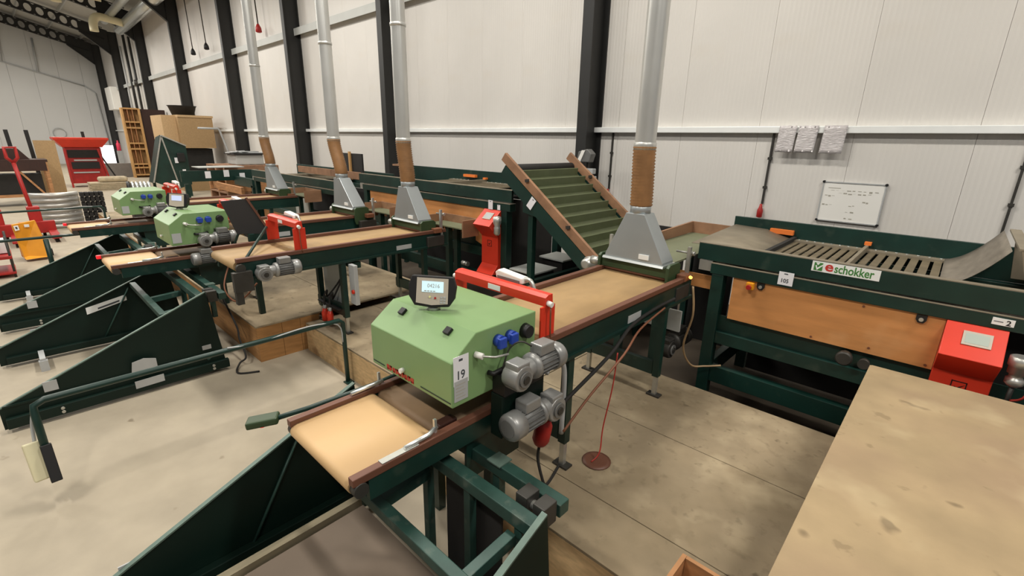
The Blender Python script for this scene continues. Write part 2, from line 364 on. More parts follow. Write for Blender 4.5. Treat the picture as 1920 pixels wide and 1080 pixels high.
# whiteboard
t = thing('whiteboard', (-0.9, 6.57, 1.29), 'small framed whiteboard with faint handwriting on the wall', 'whiteboard')
B('board', 'white', t, -1.183, -.602, 6.575, 6.599, 1.293, 1.727)
MB().box(-1.19, -.595, 6.568, 6.6, 1.285, 1.297).box(-1.19, -.595, 6.568, 6.6, 1.723, 1.735).box(-1.19, -1.178, 6.568, 6.6, 1.285, 1.735).box(-.607, -.595, 6.568, 6.6, 1.285, 1.735).build('frame', 'plastic_grey', t)
for a in (-1.185, -.6):
    for b in (1.29, 1.73): MB().cyl((a, 6.562, b), (a, 6.6, b), 0.014, n=10).build('corner_cap', 'black', t)
random.seed(3)
wr = MB()
for (xa, za, n_, ln) in ((-1.13, 1.66, 1, .2), (-1.1, 1.635, 9, .045), (-1.02, 1.605, 7, .04), (-1.15, 1.57, 3, .03), (-1.16, 1.47, 3, .03), (-.9, 1.47, 2, .03), (-.92, 1.40, 2, .04), (-.78, 1.52, 2, .03), (-.92, 1.33, 2, .04)):
    for i in range(n_):
        xs = xa+i*ln*1.15
        wr.box(xs, xs+ln*random.uniform(.5, .95), 6.5735, 6.5752, za+random.uniform(-.008, .008), za+.005+random.uniform(0, .008))
wr.build('handwriting', 'ink_soft', t)
# plastic sleeves hanging from the girt
random.seed(5)
for i, (xa, xb, lb) in enumerate(((-1.735, -1.55, 'leftmost clear plastic sleeve hanging from the wall rail'), (-1.53, -1.33, 'middle clear plastic sleeve hanging from the wall rail'), (-1.275, -1.055, 'rightmost clear plastic sleeve hanging from the wall rail'))):
    rows = []
    for j in range(9):
        z = 2.345-j*(2.345-2.045)/8; rows.append([(xa+(xb-xa)*k/8-.012*j/8, 6.497-random.uniform(0, .010)-.004*j/8, z) for k in range(9)])
    tag(MB().sheet(rows, 0.002).build('plastic_sleeve', 'film'), lb, 'plastic sleeve', 'clear sleeves on the wall rail')
# flood lamps on the black column
t = thing('flood_lamp', (-4.2, 6.1, 1.65), 'grey flood lamp with white face clamped to the black column', 'lamp')
MB().prism([(-4.32, 6.14, 1.83), (-4.10, 6.14, 1.83), (-4.06, 6.14, 1.95), (-4.14, 6.14, 2.02), (-4.30, 6.14, 1.98)], (0, -.12, 0)).build('housing', 'motor_dark', t, 0.01)
MB().prism([(-4.31, 6.02, 1.83), (-4.23, 6.02, 2.0), (-4.17, 6.02, 2.0), (-4.25, 6.02, 1.83)], (0, -.012, 0)).build('lens', 'white', t)
MB().bar((-4.2, 6.15, 1.72), (-4.2, 6.15, 1.86), .03, .03).build('bracket', 'steel_dark', t)
MB().box(-4.2, -4.06, 6.08, 6.17, 1.66, 1.74).box(-4.16, -4.04, 6.08, 6.17, 1.56, 1.63).build('clamp_box', 'plastic_grey', t, 0.01)
# ------------------------------------------------------------------ platforms
def sheets(t, name, m, x0, x1, y0, y1, z, nx, ny, th=0.018, gap=0.0025):
    for i in range(nx):
        for j in range(ny):
            a = x0+(x1-x0)*i/nx; b = x0+(x1-x0)*(i+1)/nx; c = y0+(y1-y0)*j/ny; d = y0+(y1-y0)*(j+1)/ny
            B(name, m, t, a+gap, b-gap, c+gap, d-gap, z-th, z+random.uniform(-.0012, .0012), bevel=0.002)
t = thing('plywood_platform', (-1.5, 2.4, 0), 'low plywood platform under the nearest conveyor, light stained boards', 'platform')
sheets(t, 'plywood_sheet', 'plywood', -4.57, -2.13, 1.84, 3.40, .30, 1, 2)
sheets(t, 'plywood_sheet', 'plywood', -2.13, 0.31, 1.84, 3.40, .30, 1, 2)
sheets(t, 'plywood_sheet', 'plywood', 0.31, 2.4, 1.84, 3.40, .30, 1, 2)
sheets(t, 'plywood_sheet', 'plywood', -1.95, 2.4, 1.50, 1.84, .30, 2, 1)
B('front_board', 'osb', t, -4.57, -1.96, 1.84, 1.862, 0, .281)
B('front_board', 'osb', t, -1.95, 2.4, 1.502, 1.524, 0, .281)
B('back_board', 'osb', t, -4.57, 2.4, 3.376, 3.398, 0.004, .281)
for xx in (-3.4, -2.2, -.9, .4, 1.7): B('joist', 'timber', t, xx-.03, xx+.03, 1.87, 3.37, 0.004, .281)
t = thing('plywood_platform', (-8, 2.4, 0), 'brown plywood platform under the far conveyors, plank-faced end', 'platform')
sheets(t, 'plywood_sheet', 'plywood', -14.2, -4.6, 1.38, 3.40, .37, 4, 2)
for k, (a, b) in enumerate(((1.39, 1.62), (1.623, 1.80), (1.803, 2.0))): B('end_plank', 'plywood_edge', t, -4.625, -4.601, a, b, 0, .351)
B('front_board', 'plywood_edge', t, -14.2, -4.63, 1.39, 1.412, 0, .351)
for xx in (-13, -11.5, -10, -8.5, -7, -5.5): B('joist', 'timber', t, xx-.03, xx+.03, 1.42, 3.38, 0, .351)
t = thing('plywood_table', (.6, 1.5, 0), 'large raised plywood sheet with dark stains in the right foreground', 'table')
MB().prism([(-.175, 3.39, .832), (-.163, 3.40, .832), (1.5, 3.40, .832), (1.5, 1.20, .832), (-.175, 1.20, .832)], (0, 0, .018)).build('plywood_sheet', 'plywood_light', t, 0.002)
B('plywood_sheet', 'plywood_light', t, -.175, 1.5, -1.24, 1.196, .832, .85, bevel=0.002)
MB().box(-.12, -.07, -1.2, 3.34, .74, .831).box(1.4, 1.45, -1.2, 3.34, .74, .831).build('bearer', 'timber', t)
for yy in (-1.1, .3, 1.7, 3.25): B('cross_bearer', 'timber', t, -.069, 1.399, yy-.025, yy+.025, .74, .831)
for xx in (-.12, 1.4):
    for yy in (-1.1, 3.25): B('leg', 'timber', t, xx, xx+.05, yy-.05, yy+.05, .0 if yy < 1.5 else .302, .739)
t = thing('wooden_crate', (-.3, 1.25, 0), 'open wooden crate corner at the bottom edge beside the plywood sheet', 'crate')
B('side', 'timber', t, -.462, -.446, .95, 1.462, 0, .65); B('side', 'timber', t, -.445, -.2, 1.446, 1.462, 0, .65); B('bottom', 'timber', t, -.445, -.2, .95, 1.445, 0, .016)
B('side', 'timber', t, -.199, -.184, .95, 1.462, 0, .65); B('side', 'timber', t, -.445, -.2, .95, .966, .017, .65)

# ------------------------------------------------------------------ conveyors
def stadium(x0, x1, y0, y1, zt, rad, n=8):
    """closed belt loop seen from the side, extruded along X"""
    P = []
    for i in range(n+1): a = -PI/2-PI*i/n; P.append((x0, y0+rad+rad*math.cos(a), zt-rad+rad*math.sin(a)))
    for i in range(n+1): a = PI/2-PI*i/n; P.append((x0, y1-rad+rad*math.cos(a), zt-rad+rad*math.sin(a)))
    return MB().prism(P, (x1-x0, 0, 0))
def belt_obj(t, x0, x1, y0, y1, zt, rad, m):
    o = stadium(x0, x1, y0, y1, zt, rad).build('belt', m, t)
    for p in o.data.polygons:
        if len(p.vertices) == 4: p.use_smooth = True
    return o
def leg(t, x_, y_, zt, zf, foot=0.16, m='dark_green'):
    o = B('leg', m, t, x_-.024, x_+.024, y_-.024, y_+.024, zf+foot, zt)
    MB().box(x_-.015, x_+.015, y_-.015, y_+.015, zf+.012, zf+foot).build('foot_tube', 'zinc', o)
    MB().box(x_-.05, x_+.05, y_-.03, y_+.03, zf, zf+.012).build('foot_plate', 'steel_dark', o)
    return o
def far_conveyor(c, y0, y1, z, hw, zf, legs, label, m='belt_used', ties=True):
    t = thing('belt_conveyor', (c, (y0+y1)/2, zf), label, 'conveyor', 'flat belt conveyors leading to the weighers')
    belt_obj(t, c-hw+.03, c+hw-.03, y0, y1, z, .04, m)
    for s_ in (-1, 1):
        a, b = sorted((c+s_*(hw-.03), c+s_*(hw+.012)))
        B('side_rail', 'rail_brown', t, a, b, y0+.02, y1-.02, z-.004, z+.03, bevel=.004)
        a, b = sorted((c+s_*(hw-.025), c+s_*hw))
        fr = B('side_frame', 'dark_green', t, a, b, y0+.05, y1, z-.15, z-.005)
        a, b = sorted((c+s_*hw, c+s_*(hw+.02)))
        B('frame_lip', 'dark_green', fr, a, b, y0+.05, y1, z-.15, z-.13)
        for yy in (y0+.03,):
            a, b = sorted((c+s_*hw, c+s_*(hw+.035)))
            MB().cyl((a, yy+.01, z-.045), (b, yy+.01, z-.045), .035, n=12).build('bearing', 'steel_dark', t)
    for (xs, yy) in legs:
        leg(t, c+xs*(hw-.02), yy, z-.151, zf)
    if ties:
        for yy in sorted(set(l[1] for l in legs)):
            B('cross_tie', 'dark_green', t, c-hw+.05, c+hw-.05, yy-.02, yy+.02, zf+.17, zf+.27)
    B('return_pan', 'dark_green', t, c-hw+.03, c+hw-.03, y0+.15, y1-.1, z-.15, z-.13)
    return t
FZ = 1.15
C1, C2, C3, C4 = -1.65, -4.32, -5.76, -8.30
c1 = far_conveyor(C1, 1.66, 3.42, FZ, .315, .30, [(-1, 1.92), (1, 1.92), (-1, 3.05), (1, 3.05)], 'tan belt conveyor behind the nearest green weigher, ending at its hood')
c2 = far_conveyor(C2, 1.12, 3.25, FZ, .305, .30, [(-.73, 2.02), (1, 2.02), (-.73, 2.95), (1, 2.95)], 'tan belt conveyor carrying a red arch but no weigher, second line')
c3 = far_conveyor(C3, 1.66, 3.25, FZ, .29, .37, [(-1, 1.72), (1, 1.72), (-1, 2.9), (1, 2.9)], 'tan belt conveyor behind the middle green weigher, third line')
c4 = far_conveyor(C4, 1.66, 3.35, FZ, .30, .37, [(-1, 1.9), (1, 1.9), (-1, 2.9), (1, 2.9)], 'tan belt conveyor behind the farthest green weigher, fourth line')
B('name_plate', 'plastic_grey', c1, C1+.3151, C1+.318, 2.5, 2.66, 1.03, 1.08)
B('name_plate', 'plastic_grey', c2, C2+.3051, C2+.308, 2.6, 2.78, 1.03, 1.075)
B('name_plate', 'plastic_grey', c3, C3+.2901, C3+.293, 1.95, 2.15, 1.03, 1.08)

# geared motor: gearbox block, finned body, fan cover and terminal box, axis along Y
def motor(parent, x_, yg, z, dr, scale=1.0, m='motor_grey', drop=True):
    """yg: gearbox position; dr=+1 body towards +Y, -1 towards -Y"""
    s_ = scale; o = MB()
    o.cyl((x_-.055*s_, yg, z-.02*s_), (x_+.055*s_, yg, z-.02*s_), .075*s_, n=18)
    o.box(x_-.05*s_, x_+.05*s_, yg-.05*s_, yg+.05*s_, z-.085*s_, z+.07*s_)
    o.cyl((x_, yg, z), (x_, yg+dr*.11*s_, z), .055*s_, n=16)
    g = o.build('gear_motor', m, parent, .006)
    MB().cyl((x_+.055*s_, yg, z-.02*s_), (x_+.068*s_, yg, z-.02*s_), .045*s_, n=16).build('shaft_cover', 'motor_dark', g)
    MB().cyl((x_+.068*s_, yg, z-.02*s_), (x_+.075*s_, yg, z-.02*s_), .024*s_, n=14).build('shaft', 'steel_dark', g)
    MB().lathe((x_, yg+dr*.10*s_, z), (0, dr, 0), [(0, .04*s_), (.01, .076*s_), (.035*s_, .078*s_), (.04*s_, .066*s_)], 18).build('flange', m, g)
    bd = MB().cyl((x_, yg+dr*.13*s_, z), (x_, yg+dr*.30*s_, z), .064*s_, n=18)
    for k in range(18):
        a = 2*PI*k/18; ca, sa = math.cos(a), math.sin(a)
        bd.bar((x_+ca*.067*s_, yg+dr*.14*s_, z+sa*.067*s_), (x_+ca*.067*s_, yg+dr*.295*s_, z+sa*.067*s_), .004*s_, .014*s_, (ca, 0, sa))
    bd.build('finned_body', 'motor_dark' if m == 'motor_grey' else m, g)
    MB().lathe((x_, yg+dr*.285*s_, z), (0, dr, 0), [(0, .079*s_), (.07*s_, .079*s_), (.085*s_, .070*s_), (.088*s_, .03*s_)], 20).build('fan_cover', m, g)
    MB().cyl((x_, yg+dr*.3735*s_, z), (x_, yg+dr*.376*s_, z), .05*s_, n=18).build('fan_grille', 'motor_dark', g)
    MB().box(x_-.045*s_, x_+.045*s_, min(yg+dr*.15*s_, yg+dr*.27*s_), max(yg+dr*.15*s_, yg+dr*.27*s_), z+.06*s_, z+.125*s_).build('terminal_box', m, g, .006)
    return g

# weigh conveyor in front: short belt, brown rails, supports, drive motors
def near_conveyor(c, y0, y1, z, hw, label, m, motors=True, low=0.0, cut=.425):
    t = thing('weigh_conveyor', (c, (y0+y1)/2, 0), label, 'conveyor', 'short weigh belt conveyors')
    belt_obj(t, c-hw+.035, c+hw-.035, y0, y0+cut, z, .032, m)
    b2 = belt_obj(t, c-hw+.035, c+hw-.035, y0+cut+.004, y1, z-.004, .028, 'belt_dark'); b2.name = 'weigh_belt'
    for s_ in (-1, 1):
        a, b = sorted((c+s_*(hw-.035), c+s_*hw))
        B('side_rail', 'rail_brown', t, a, b, y0+.005, y1-.02, z-.012, z+.022, bevel=.004)
        fr = B('side_frame', 'dark_green', t, *sorted((c+s_*(hw-.03), c+s_*(hw-.005))), y0+.07, y1, z-.105, z-.013)
        MB().cyl((c+s_*(hw-.034), y0+.035, z-.036), (c+s_*(hw+.004), y0+.035, z-.036), .03, n=14).build('end_bearing', 'steel_dark', t)
        B('support_plate', 'dark_green', t, *sorted((c+s_*(hw-.045), c+s_*(hw-.031))), y1-.42, y1-.06, z-.33, z-.05)
        B('post', 'dark_green', t, *sorted((c+s_*(hw-.095), c+s_*(hw-.046))), y1-.25, y1-.20, low, z-.05)
    B('rail_cover', 'zinc', t, c+hw-.034, c+hw-.004, y0+.13, y0+.30, z+.0222, z+.026); B('stop_block', 'walnut', t, c+hw-.10, c+hw-.05, y0+.44, y0+.54, z+.001, z+.022, bevel=.006)
    B('slider_bed', 'dark_green', t, c-hw+.04, c+hw-.04, y0+.09, y1-.08, z-.10, z-.07)
    # silver product guides clamped on the rails
    for s_ in (-1, 1):
        x_ = c+s_*(hw-.02); ya = y0+(.24 if s_ > 0 else .30)
        MB().tube([(x_, ya, z+.03), (x_, ya+.12, z+.034), (x_-s_*.012, ya+.17, z+.045)], .010, 8).bar((x_-.01, ya+.16, z+.02), (x_-.01, ya+.16, z+.085), .012, .012).build('guide_rod', 'galv_bright', t)
    return t
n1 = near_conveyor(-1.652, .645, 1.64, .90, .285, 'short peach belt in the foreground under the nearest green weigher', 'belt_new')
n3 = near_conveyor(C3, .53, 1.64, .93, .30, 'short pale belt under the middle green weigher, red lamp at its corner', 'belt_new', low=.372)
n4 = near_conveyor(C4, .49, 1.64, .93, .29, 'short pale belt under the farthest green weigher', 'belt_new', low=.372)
motor(n1, -1.222, 1.36, 1.15, 1, .78); motor(n1, -1.222, 1.61, .895, -1, .82)
MB().box(-1.355, -1.28, 1.33, 1.62, .80, 1.02).build('gear_housing', 'hopper_green', n1, .006); MB().box(-1.345, -1.265, 1.33, 1.60, 1.021, 1.12).build('motor_plate', 'black', n1, .004)
MB().tube([(-1.24, 1.47, 1.235), (-1.27, 1.43, 1.26), (-1.31, 1.40, 1.22), (-1.31, 1.36, 1.14)], .004, 6, 4).build('motor_cable', 'steel_dark', n1)
motor(n3, C3+.40, 1.28, 1.12, 1, .76); motor(n3, C3+.40, 1.43, .93, -1, .78)
MB().bar((C3+.33, 1.45, .86), (C3+.33, 1.45, 1.2), .03, .12, (0, 1, 0)).build('motor_plate', 'steel_dark', n3)
motor(n4, C4+.40, 1.28, 1.12, 1, .76)
motor(c2, C2+.37, 1.31, 1.06, 1, .78)
MB().bar((C2+.31, 1.16, 1.0), (C2+.36, 1.16, 1.0), .14, .16).bar((C2+.33, 1.12, 1.02), (C2+.33, 1.12, .82), .05, .05).build('motor_plate', 'steel_dark', c2)
# small lamps on the corner of two weigh belts
for (n_, c_, y_, z_) in ((n3, C3-.32, .52, .93), (n4, C4-.31, .48, .93)):
    MB().box(c_-.02, c_+.02, y_-.02, y_+.04, z_-.02, z_+.015).build('corner_lamp', 'led_red', n_, .006)
# pull-bar with end switch along the left of the foreground belt
t = thing('stop_bar', (-2.05, .9, .8), 'green stop bar with a small switch box left of the peach belt', 'lever')
MB().tube([(-2.07, .62, .865), (-2.03, 0.80, .875), (-2.0, 1.10, .885), (-1.985, 1.30, .90)], .012, 8).build('bar', 'dark_green', t)
MB().bar((-2.13, .545, .855), (-2.06, .66, .868), .07, .035).build('switch_box', 'olive_green', t, .008)
MB().cyl((-2.11, .60, .825), (-2.11, .60, .84), .014, n=10).build('button', 'led_red', t)
MB().bar((-2.0, .80, .845), (-1.975, 1.06, .865), .05, .03).build('rail_board', 'rail_brown', t)
MB().bar((-1.945, 1.05, .86), (-2.02, 1.05, .86), .03, .02).build('bracket', 'zinc', t)

# green weigh housing with terminal
def weigher(c, y0, zb, full, label, group, hw=.308, term=True):
    t = thing('weigher', (c, y0+.25, zb), label, 'weighing machine', group)
    x0, x1 = c-hw, c+hw; yb = y0+.52; zt = zb+.305; zf = zb+.205
    P = [(x0, y0, zb), (x0, y0, zf), (x0, y0+.135, zt), (x0, yb, zt), (x0, yb, zb+.12), (x0, y0+.27, zb)]
    MB().prism(P, (x1-x0, 0, 0)).build('housing', 'box_green', t, .005)
    for s_ in (-1, 1): B('support', 'hopper_green', t, *sorted((c+s_*(hw-.075), c+s_*(hw-.045))), y0+.33, y0+.50, zb-.108, zb+.035+.02)
    sl = Vector((0, .135, zt-zf)).normalized(); nn = Vector((0, -(zt-zf), .135)).normalized()
    for xx in (c-.17, c+.17):
        p = Vector((xx, y0+.1, zf+.1*(zt-zf)/.135)); MB().bar(p-sl*.018+nn*.006, p+sl*.018+nn*.006, .036, .016, nn).build('latch', 'black', t, .003)
    # terminal
    tx = c-.05; ty = y0+.19
    if term:
        MB().cyl((tx, ty, zt), (tx, ty, zt+.02), .035, .02, n=14).bar((tx, ty, zt+.015), (tx, ty, zt+.04), .03, .03).build('terminal_stand', 'zinc', t)
        tilt = Vector((-.12, .20, 1)).normalized(); side = Vector((.72, .69, 0)).normalized(); side = (side-tilt*side.dot(tilt)).normalized(); nrm = side.cross(tilt)   # faces the viewer
        b0 = Vector((tx, ty, zt+.093))
        def tp(a, b, d): return b0+side*a*1.14+tilt*b*1.08+nrm*d
        sh = [(-.075, .062), (.085, .062), (.098, .02), (.094, -.03), (.072, -.068), (.0, -.075), (-.07, -.068), (-.094, -.03), (-.098, .02), (-.085, .062)]
        tm = MB().prism([tp(a, b, -.018) for a, b in sh], nrm*.038).build('terminal', 'black', t, .005)
        MB().prism([tp(a, b, .0201) for a, b in ((-.064, .053), (.064, .053), (.066, -.056), (0, -.064), (-.064, -.056))], nrm*.003).build('face_plate', 'bezel', tm)
        MB().prism([tp(a, b, .0235) for a, b in ((-.043, .039), (.045, .039), (.046, -.008), (-.042, -.008))], nrm*.0015).build('display', 'lcd' if full else 'screen_blue', tm)
        if full:
            text('digits', '04216', 'ink_soft', tm, tp(-.021, .012, .0252), side, tilt, .026, .0004, .9)
            for k in range(4): MB().prism([tp(-.032+.012*k+a, -.001+b, .0251) for a, b in ((0, 0), (.009, 0), (.009, -.004), (0, -.004))], nrm*.0006).build('print_mark', 'ink_soft', tm)
            MB().cyl(tp(-.008, -.028, .023), tp(-.008, -.028, .027), .005, n=10).build('button', 'led_yellow', tm)
            MB().cyl(tp(.014, -.032, .023), tp(.014, -.032, .027), .005, n=10).build('button', 'red_dull', tm)
            for i in range(2):
                for j in range(3): MB().prism([tp(.034+i*.013+a, -.024-j*.011+b, .023) for a, b in ((0, 0), (.010, 0), (.010, -.008), (0, -.008))], nrm*.002).build('key', 'plastic_grey', tm)
    # sockets and plates on the right side
    xs = x1
    for k, yy in enumerate((y0+.26, y0+.335)):
        sk = MB().cyl((xs, yy, zt-.07-.01*k*0), (xs+.03, yy, zt-.07), .028, n=14).build('blue_socket', 'blue', t)
        MB().box(xs+.022, xs+.045, yy-.024, yy+.02, zt-.098, zt-.05).build('socket_flap', 'blue', sk, .004)
    MB().cyl((xs, y0+.44, zt-.075), (xs+.035, y0+.44, zt-.075), .036, .03, n=16).build('black_socket', 'black', t)
    MB().tube([(xs+.005, y0+.20, zb+.10), (xs+.03, y0+.21, zb+.098), (xs+.03, y0+.30, zb+.102), (xs+.005, y0+.31, zb+.105)], .012, 8).build('handle', 'black', t)
    MB().tube([(xs, y0+.13, zb+.21), (xs+.03, y0+.14, zb+.205), (xs+.06, y0+.19, zb+.195), (xs+.07, y0+.26, zb+.19)], .005, 8).build('sensor_rod', 'zinc', t); MB().cyl((xs, y0+.128, zb+.21), (xs+.035, y0+.142, zb+.205), .014, n=10).build('rod_knob', 'white', t)
    MB().cyl((c-.04, y0, zb+.055), (c-.04, y0-.02, zb+.055), .012, n=12).build('knob', 'white', t)
    MB().quad((xs+.0005, y0+.01, zb+.025), (xs+.0005, y0+.085, zb+.025), (xs+.0005, y0+.085, zb+.12), (xs+.0005, y0+.01, zb+.12), .002).build('rating_plate', 'plastic_grey', t)
    if full:
        for k in range(5): MB().box(xs+.0026, xs+.003, y0+.02, y0+.07-.01*(k % 2), zb+.04+.015*k, zb+.044+.015*k).build('plate_print', 'ink_soft', t)
        mk = MB()
        for k, (h_, w_) in enumerate(((.026, .019), (.026, .016), (.024, .018), (.026, .02), (.025, .017), (.026, .02), (.024, .018), (.026, .019), (.025, .02))):
            xa = c-.178+k*.0245; mk.box(xa, xa+w_*.38, y0-.0018, y0, zb+.012, zb+.012+h_).box(xa, xa+w_, y0-.0018, y0, zb+.012+(h_-.008)*(k % 2), zb+.020+(h_-.008)*(k % 2)).box(xa+w_*.62, xa+w_, y0-.0018, y0, zb+.016, zb+.012+h_)
        mk.build('red_lettering', 'ink_red', t)
        MB().box(x0+.01, c-.2, y0-.002, y0, zb+.018, zb+.023).box(c+.09, x1-.01, y0-.002, y0, zb+.018, zb+.023).build('trim_line', 'dark_green', t)
    return t
W1 = weigher(-1.655, 1.10, 1.03, True, 'light green weigher in the foreground with a lit terminal, card marked 19', 'light green weighers')
W3 = weigher(C3, 1.02, 1.065, False, 'light green weigher in the middle with its terminal screen lit', 'light green weighers')
W4 = weigher(C4, 1.02, 1.065, False, 'farthest light green weigher near the stacked steel arcs', 'light green weighers', term=False)
# lot cards
def card(t, o, xd, ud, w_, h_, body, name='lot_card', sz=.5):
    xd = V3(xd).normalized(); ud = V3(ud).normalized(); n = xd.cross(ud); o = V3(o)
    q = MB().prism([o, o+xd*w_, o+xd*w_+ud*h_, o+ud*h_], n*.002).build(name, 'paper', t)
    if body: text('number', body, 'ink', q, o+xd*w_*.16+ud*h_*.2+n*.0022, xd, ud, h_*sz, .0003, .9, .001)
    MB().prism([o+xd*w_*a+ud*h_*b+n*.002 for a, b in ((.35, .82), (.6, .82), (.6, .9), (.35, .9))], n*.0005).build('print_mark', 'ink', q)
    return q
card(W1, (-1.3466, 1.108, 1.130), (0, 1, 0), (0, 0, 1), .082, .13, '19', sz=.42)

# red arch straddling the belt with a white scanner
def arch(c, hw, y_, zb, zt, label, sensor=True):
    t = thing('red_arch', (c, y_, zb), label, 'arch', 'red arches over the belts')
    x0, x1 = c-hw, c+hw
    MB().prism([(x0, y_-.03, zt-.055), (x0, y_-.03, zt-.012), (x0, y_-.005, zt), (x0, y_+.025, zt), (x0, y_+.03, zt-.055)], (x1-x0, 0, 0)).build('crossbeam', 'red', t)
    for s_, xx in ((-1, x0), (1, x1)):
        B('post', 'red', t, *sorted((xx, xx-s_*.012)), y_-.055, y_+.05, zb, zt-.056, bevel=.002)
        MB().cyl((xx-.001, y_-.01, zt-.04), (xx+s_*.028, y_-.01, zt-.045), .014, n=10).build('end_plug', 'white', t)
    if sensor:
        sc = MB().prism([(c-.06, y_+.03, zt-.005), (c+.10, y_+.03, zt-.005), (c+.13, y_+.03, zt+.0), (c+.125, y_+.03, zt+.03), (c-.05, y_+.03, zt+.045), (c-.07, y_+.03, zt+.03)], (0, .055, 0)).build('scanner', 'white', t, .006)
        MB().box(c-.05, c+.11, y_+.026, y_+.0301, zt-.005, zt+.015).build('scanner_base', 'motor_dark', sc)
        MB().tube([(c+.12, y_+.06, zt+.02), (c+.16, y_+.06, zt+.02), (c+.185, y_+.06, zt-.02), (c+.19, y_+.06, zt-.06)], .012, 8, 4).build('scanner_cable', 'zinc', sc)
    MB().box(c-.06, c+.03, y_-.0325, y_-.0301, zt-.048, zt-.02).build('label_strip', 'sign_white', t)
    MB().tube([(x1+.02, y_-.01, zt-.06), (x1+.022, y_-.01, zb+.05), (x1+.02, y_, zb-.02)], .004, 6, 3).build('cable', 'wire_brown', t)
    return t
arch(C1-.03, .335, 1.715, FZ+.03, 1.395, 'red arch with white scanner just behind the foreground weigher')
arch(C2+.0, .30, 1.66, FZ+.03, 1.42, 'red arch standing on the second belt line, white scanner on top')
arch(C3-.02, .30, 1.68, FZ+.03, 1.42, 'red arch behind the middle green weigher')
arch(C4-.02, .30, 1.68, FZ+.03, 1.42, 'red arch behind the farthest green weigher')

# extraction hood, flexible hose and vertical duct
def hood(c, yc, zb, hw, label, dx=0.0, tan='hose_brown', zn=1.615, nx=0.0, rad=.075):
    t = thing('extraction_hood', (c, yc, zb), label, 'extraction hood', 'extraction hoods with vertical ducts')
    ya, yb = yc-.085, yc+.085; z0 = zb+.105
    for s_ in (-1, 1):
        xx = c+s_*(hw+.045)
        MB().prism([(xx-.012, yc-.08, zb-.08), (xx-.012, yc-.095, zb-.04), (xx-.012, yc-.095, zb+.11), (xx-.012, yc-.07, zb+.13), (xx-.012, yc+.07, zb+.13), (xx-.012, yc+.10, zb+.11), (xx-.012, yc+.10, zb-.08)], (.024, 0, 0)).build('end_plate', 'olive_green', t, .004)
    MB().box(c-hw-.03, c+hw+.03, yc-.075, yc+.10, zb+.03, z0-.006).build('roller_housing', 'olive_green', t)
    MB().cyl((c-hw-.03, yc-.05, zb+.022), (c+hw+.03, yc-.05, zb+.022), .02, n=14).build('brush_roller', 'rail_brown', t)
    ym = yc; e = hw; hd = .085; nc = (c+nx, ym, zn); q = rad*.995
    def rect(z, ex, ey, cx=c): return [(cx-ex, ym-ey, z), (cx+ex, ym-ey, z), (cx+ex, ym+ey, z), (cx-ex, ym+ey, z)]
    MB().loft([rect(z0, e, hd), rect(z0+.03, e, hd), rect(zn, q, q, c+nx)], smooth=False).build('hood', 'hood_steel', t, .004)
    MB().cyl((nc[0], ym, zn-.02), (nc[0], ym, zn+.07), rad, n=28).build('collar', 'hood_steel', t)
    MB().loft([rect(z0-.004, e+.012, hd+.02), rect(z0+.012, e+.012, hd+.012)], smooth=False).build('flange', 'galv_bright', t)
    MB().box(c+.05, c+.13, ya-.009, ya-.0005, z0+.035, z0+.07).build('sticker', 'sign_white', t)
    # hose
    pts = []; zt = 2.09; k = 38
    loops = []
    for i in range(k+1):
        a = i/k; z = zn+.05+(zt-zn-.05)*a; off = dx*(a*a*(3-2*a)); rr = rad*(1.0+(.12 if i % 2 else -.0)); loops.append(circ((nc[0]+off, nc[1], z), rr, 20))
    MB().loft(loops).build('flexible_hose', tan, t)
    px_ = nc[0]+dx
    MB().lathe((px_, nc[1], zt-.03), (0, 0, 1), [(0, rad*1.06), (.05, rad*1.06), (.055, rad)], 20).build('hose_clip', 'galv', t)
    zz = zt
    for k2, zl in enumerate((1.1, 1.2, 1.2, 1.2, 1.2)):
        MB().cyl((px_, nc[1], zz), (px_, nc[1], zz+zl), rad*.98, n=28, caps=False).build('steel_duct', 'galv', t)
        MB().lathe((px_, nc[1], zz+zl-.02), (0, 0, 1), [(0, rad*.98), (.004, rad*1.07), (.03, rad*1.07), (.034, rad*.98)], 24).build('joint_ring', 'galv', t)
        zz += zl
    for s_ in (-1, 1):       # height adjusting rods
        MB().box(c+s_*(hw+.09)-.012, c+s_*(hw+.09)+.012, yc+.13, yc+.154, zb-.05, zb+.24).build('adjusting_rod', 'zinc', t)
    MB().tube([(c+hw-.02, yc+.17, zb+.19), (c+hw+.10, yc+.17, zb+.19)], .008, 8).cyl((c+hw+.10, yc+.17, zb+.19), (c+hw+.12, yc+.17, zb+.19), .016, n=10).build('clamp_bolt', 'zinc', t)
    MB().box(c+hw+.06, c+hw+.13, yc+.03, yc+.13, zb+.0, zb+.05).build('adjuster_block', 'wire_brown', t, .006)
    MB().cyl((c-hw-.06, yc-.05, zb+.05), (c-hw-.14, yc-.05, zb+.05), .034, n=14).build('drive_end', 'zinc', t)
    MB().box(c+hw+.06, c+hw+.12, yc-.06, yc+.16, zb-.14, zb-.03).build('drive_box', 'steel_dark', t, .006)
    return t
h1 = hood(-1.685, 3.22, FZ, .24, 'grey steel hood with ribbed brown hose and duct nearest the right machine', dx=-.015, nx=-.02)
h2 = hood(-4.33, 3.03, FZ, .225, 'grey hood and duct on the second belt, left of the red cabinet machine', dx=-.05, nx=-.06)
h3 = hood(-5.71, 3.03, FZ, .245, 'grey hood and duct on the third belt, hose slightly bent', dx=-.13, nx=-.14)
h4 = hood(-8.44, 3.20, FZ, .235, 'leftmost grey hood and duct, hose bent, beside the pallets', dx=-.14, nx=-.17)
MB().cyl((-1.30, 3.30, 1.185), (-1.29, 3.29, 1.185), .012, n=10).build('indicator', 'led_amber', h1)

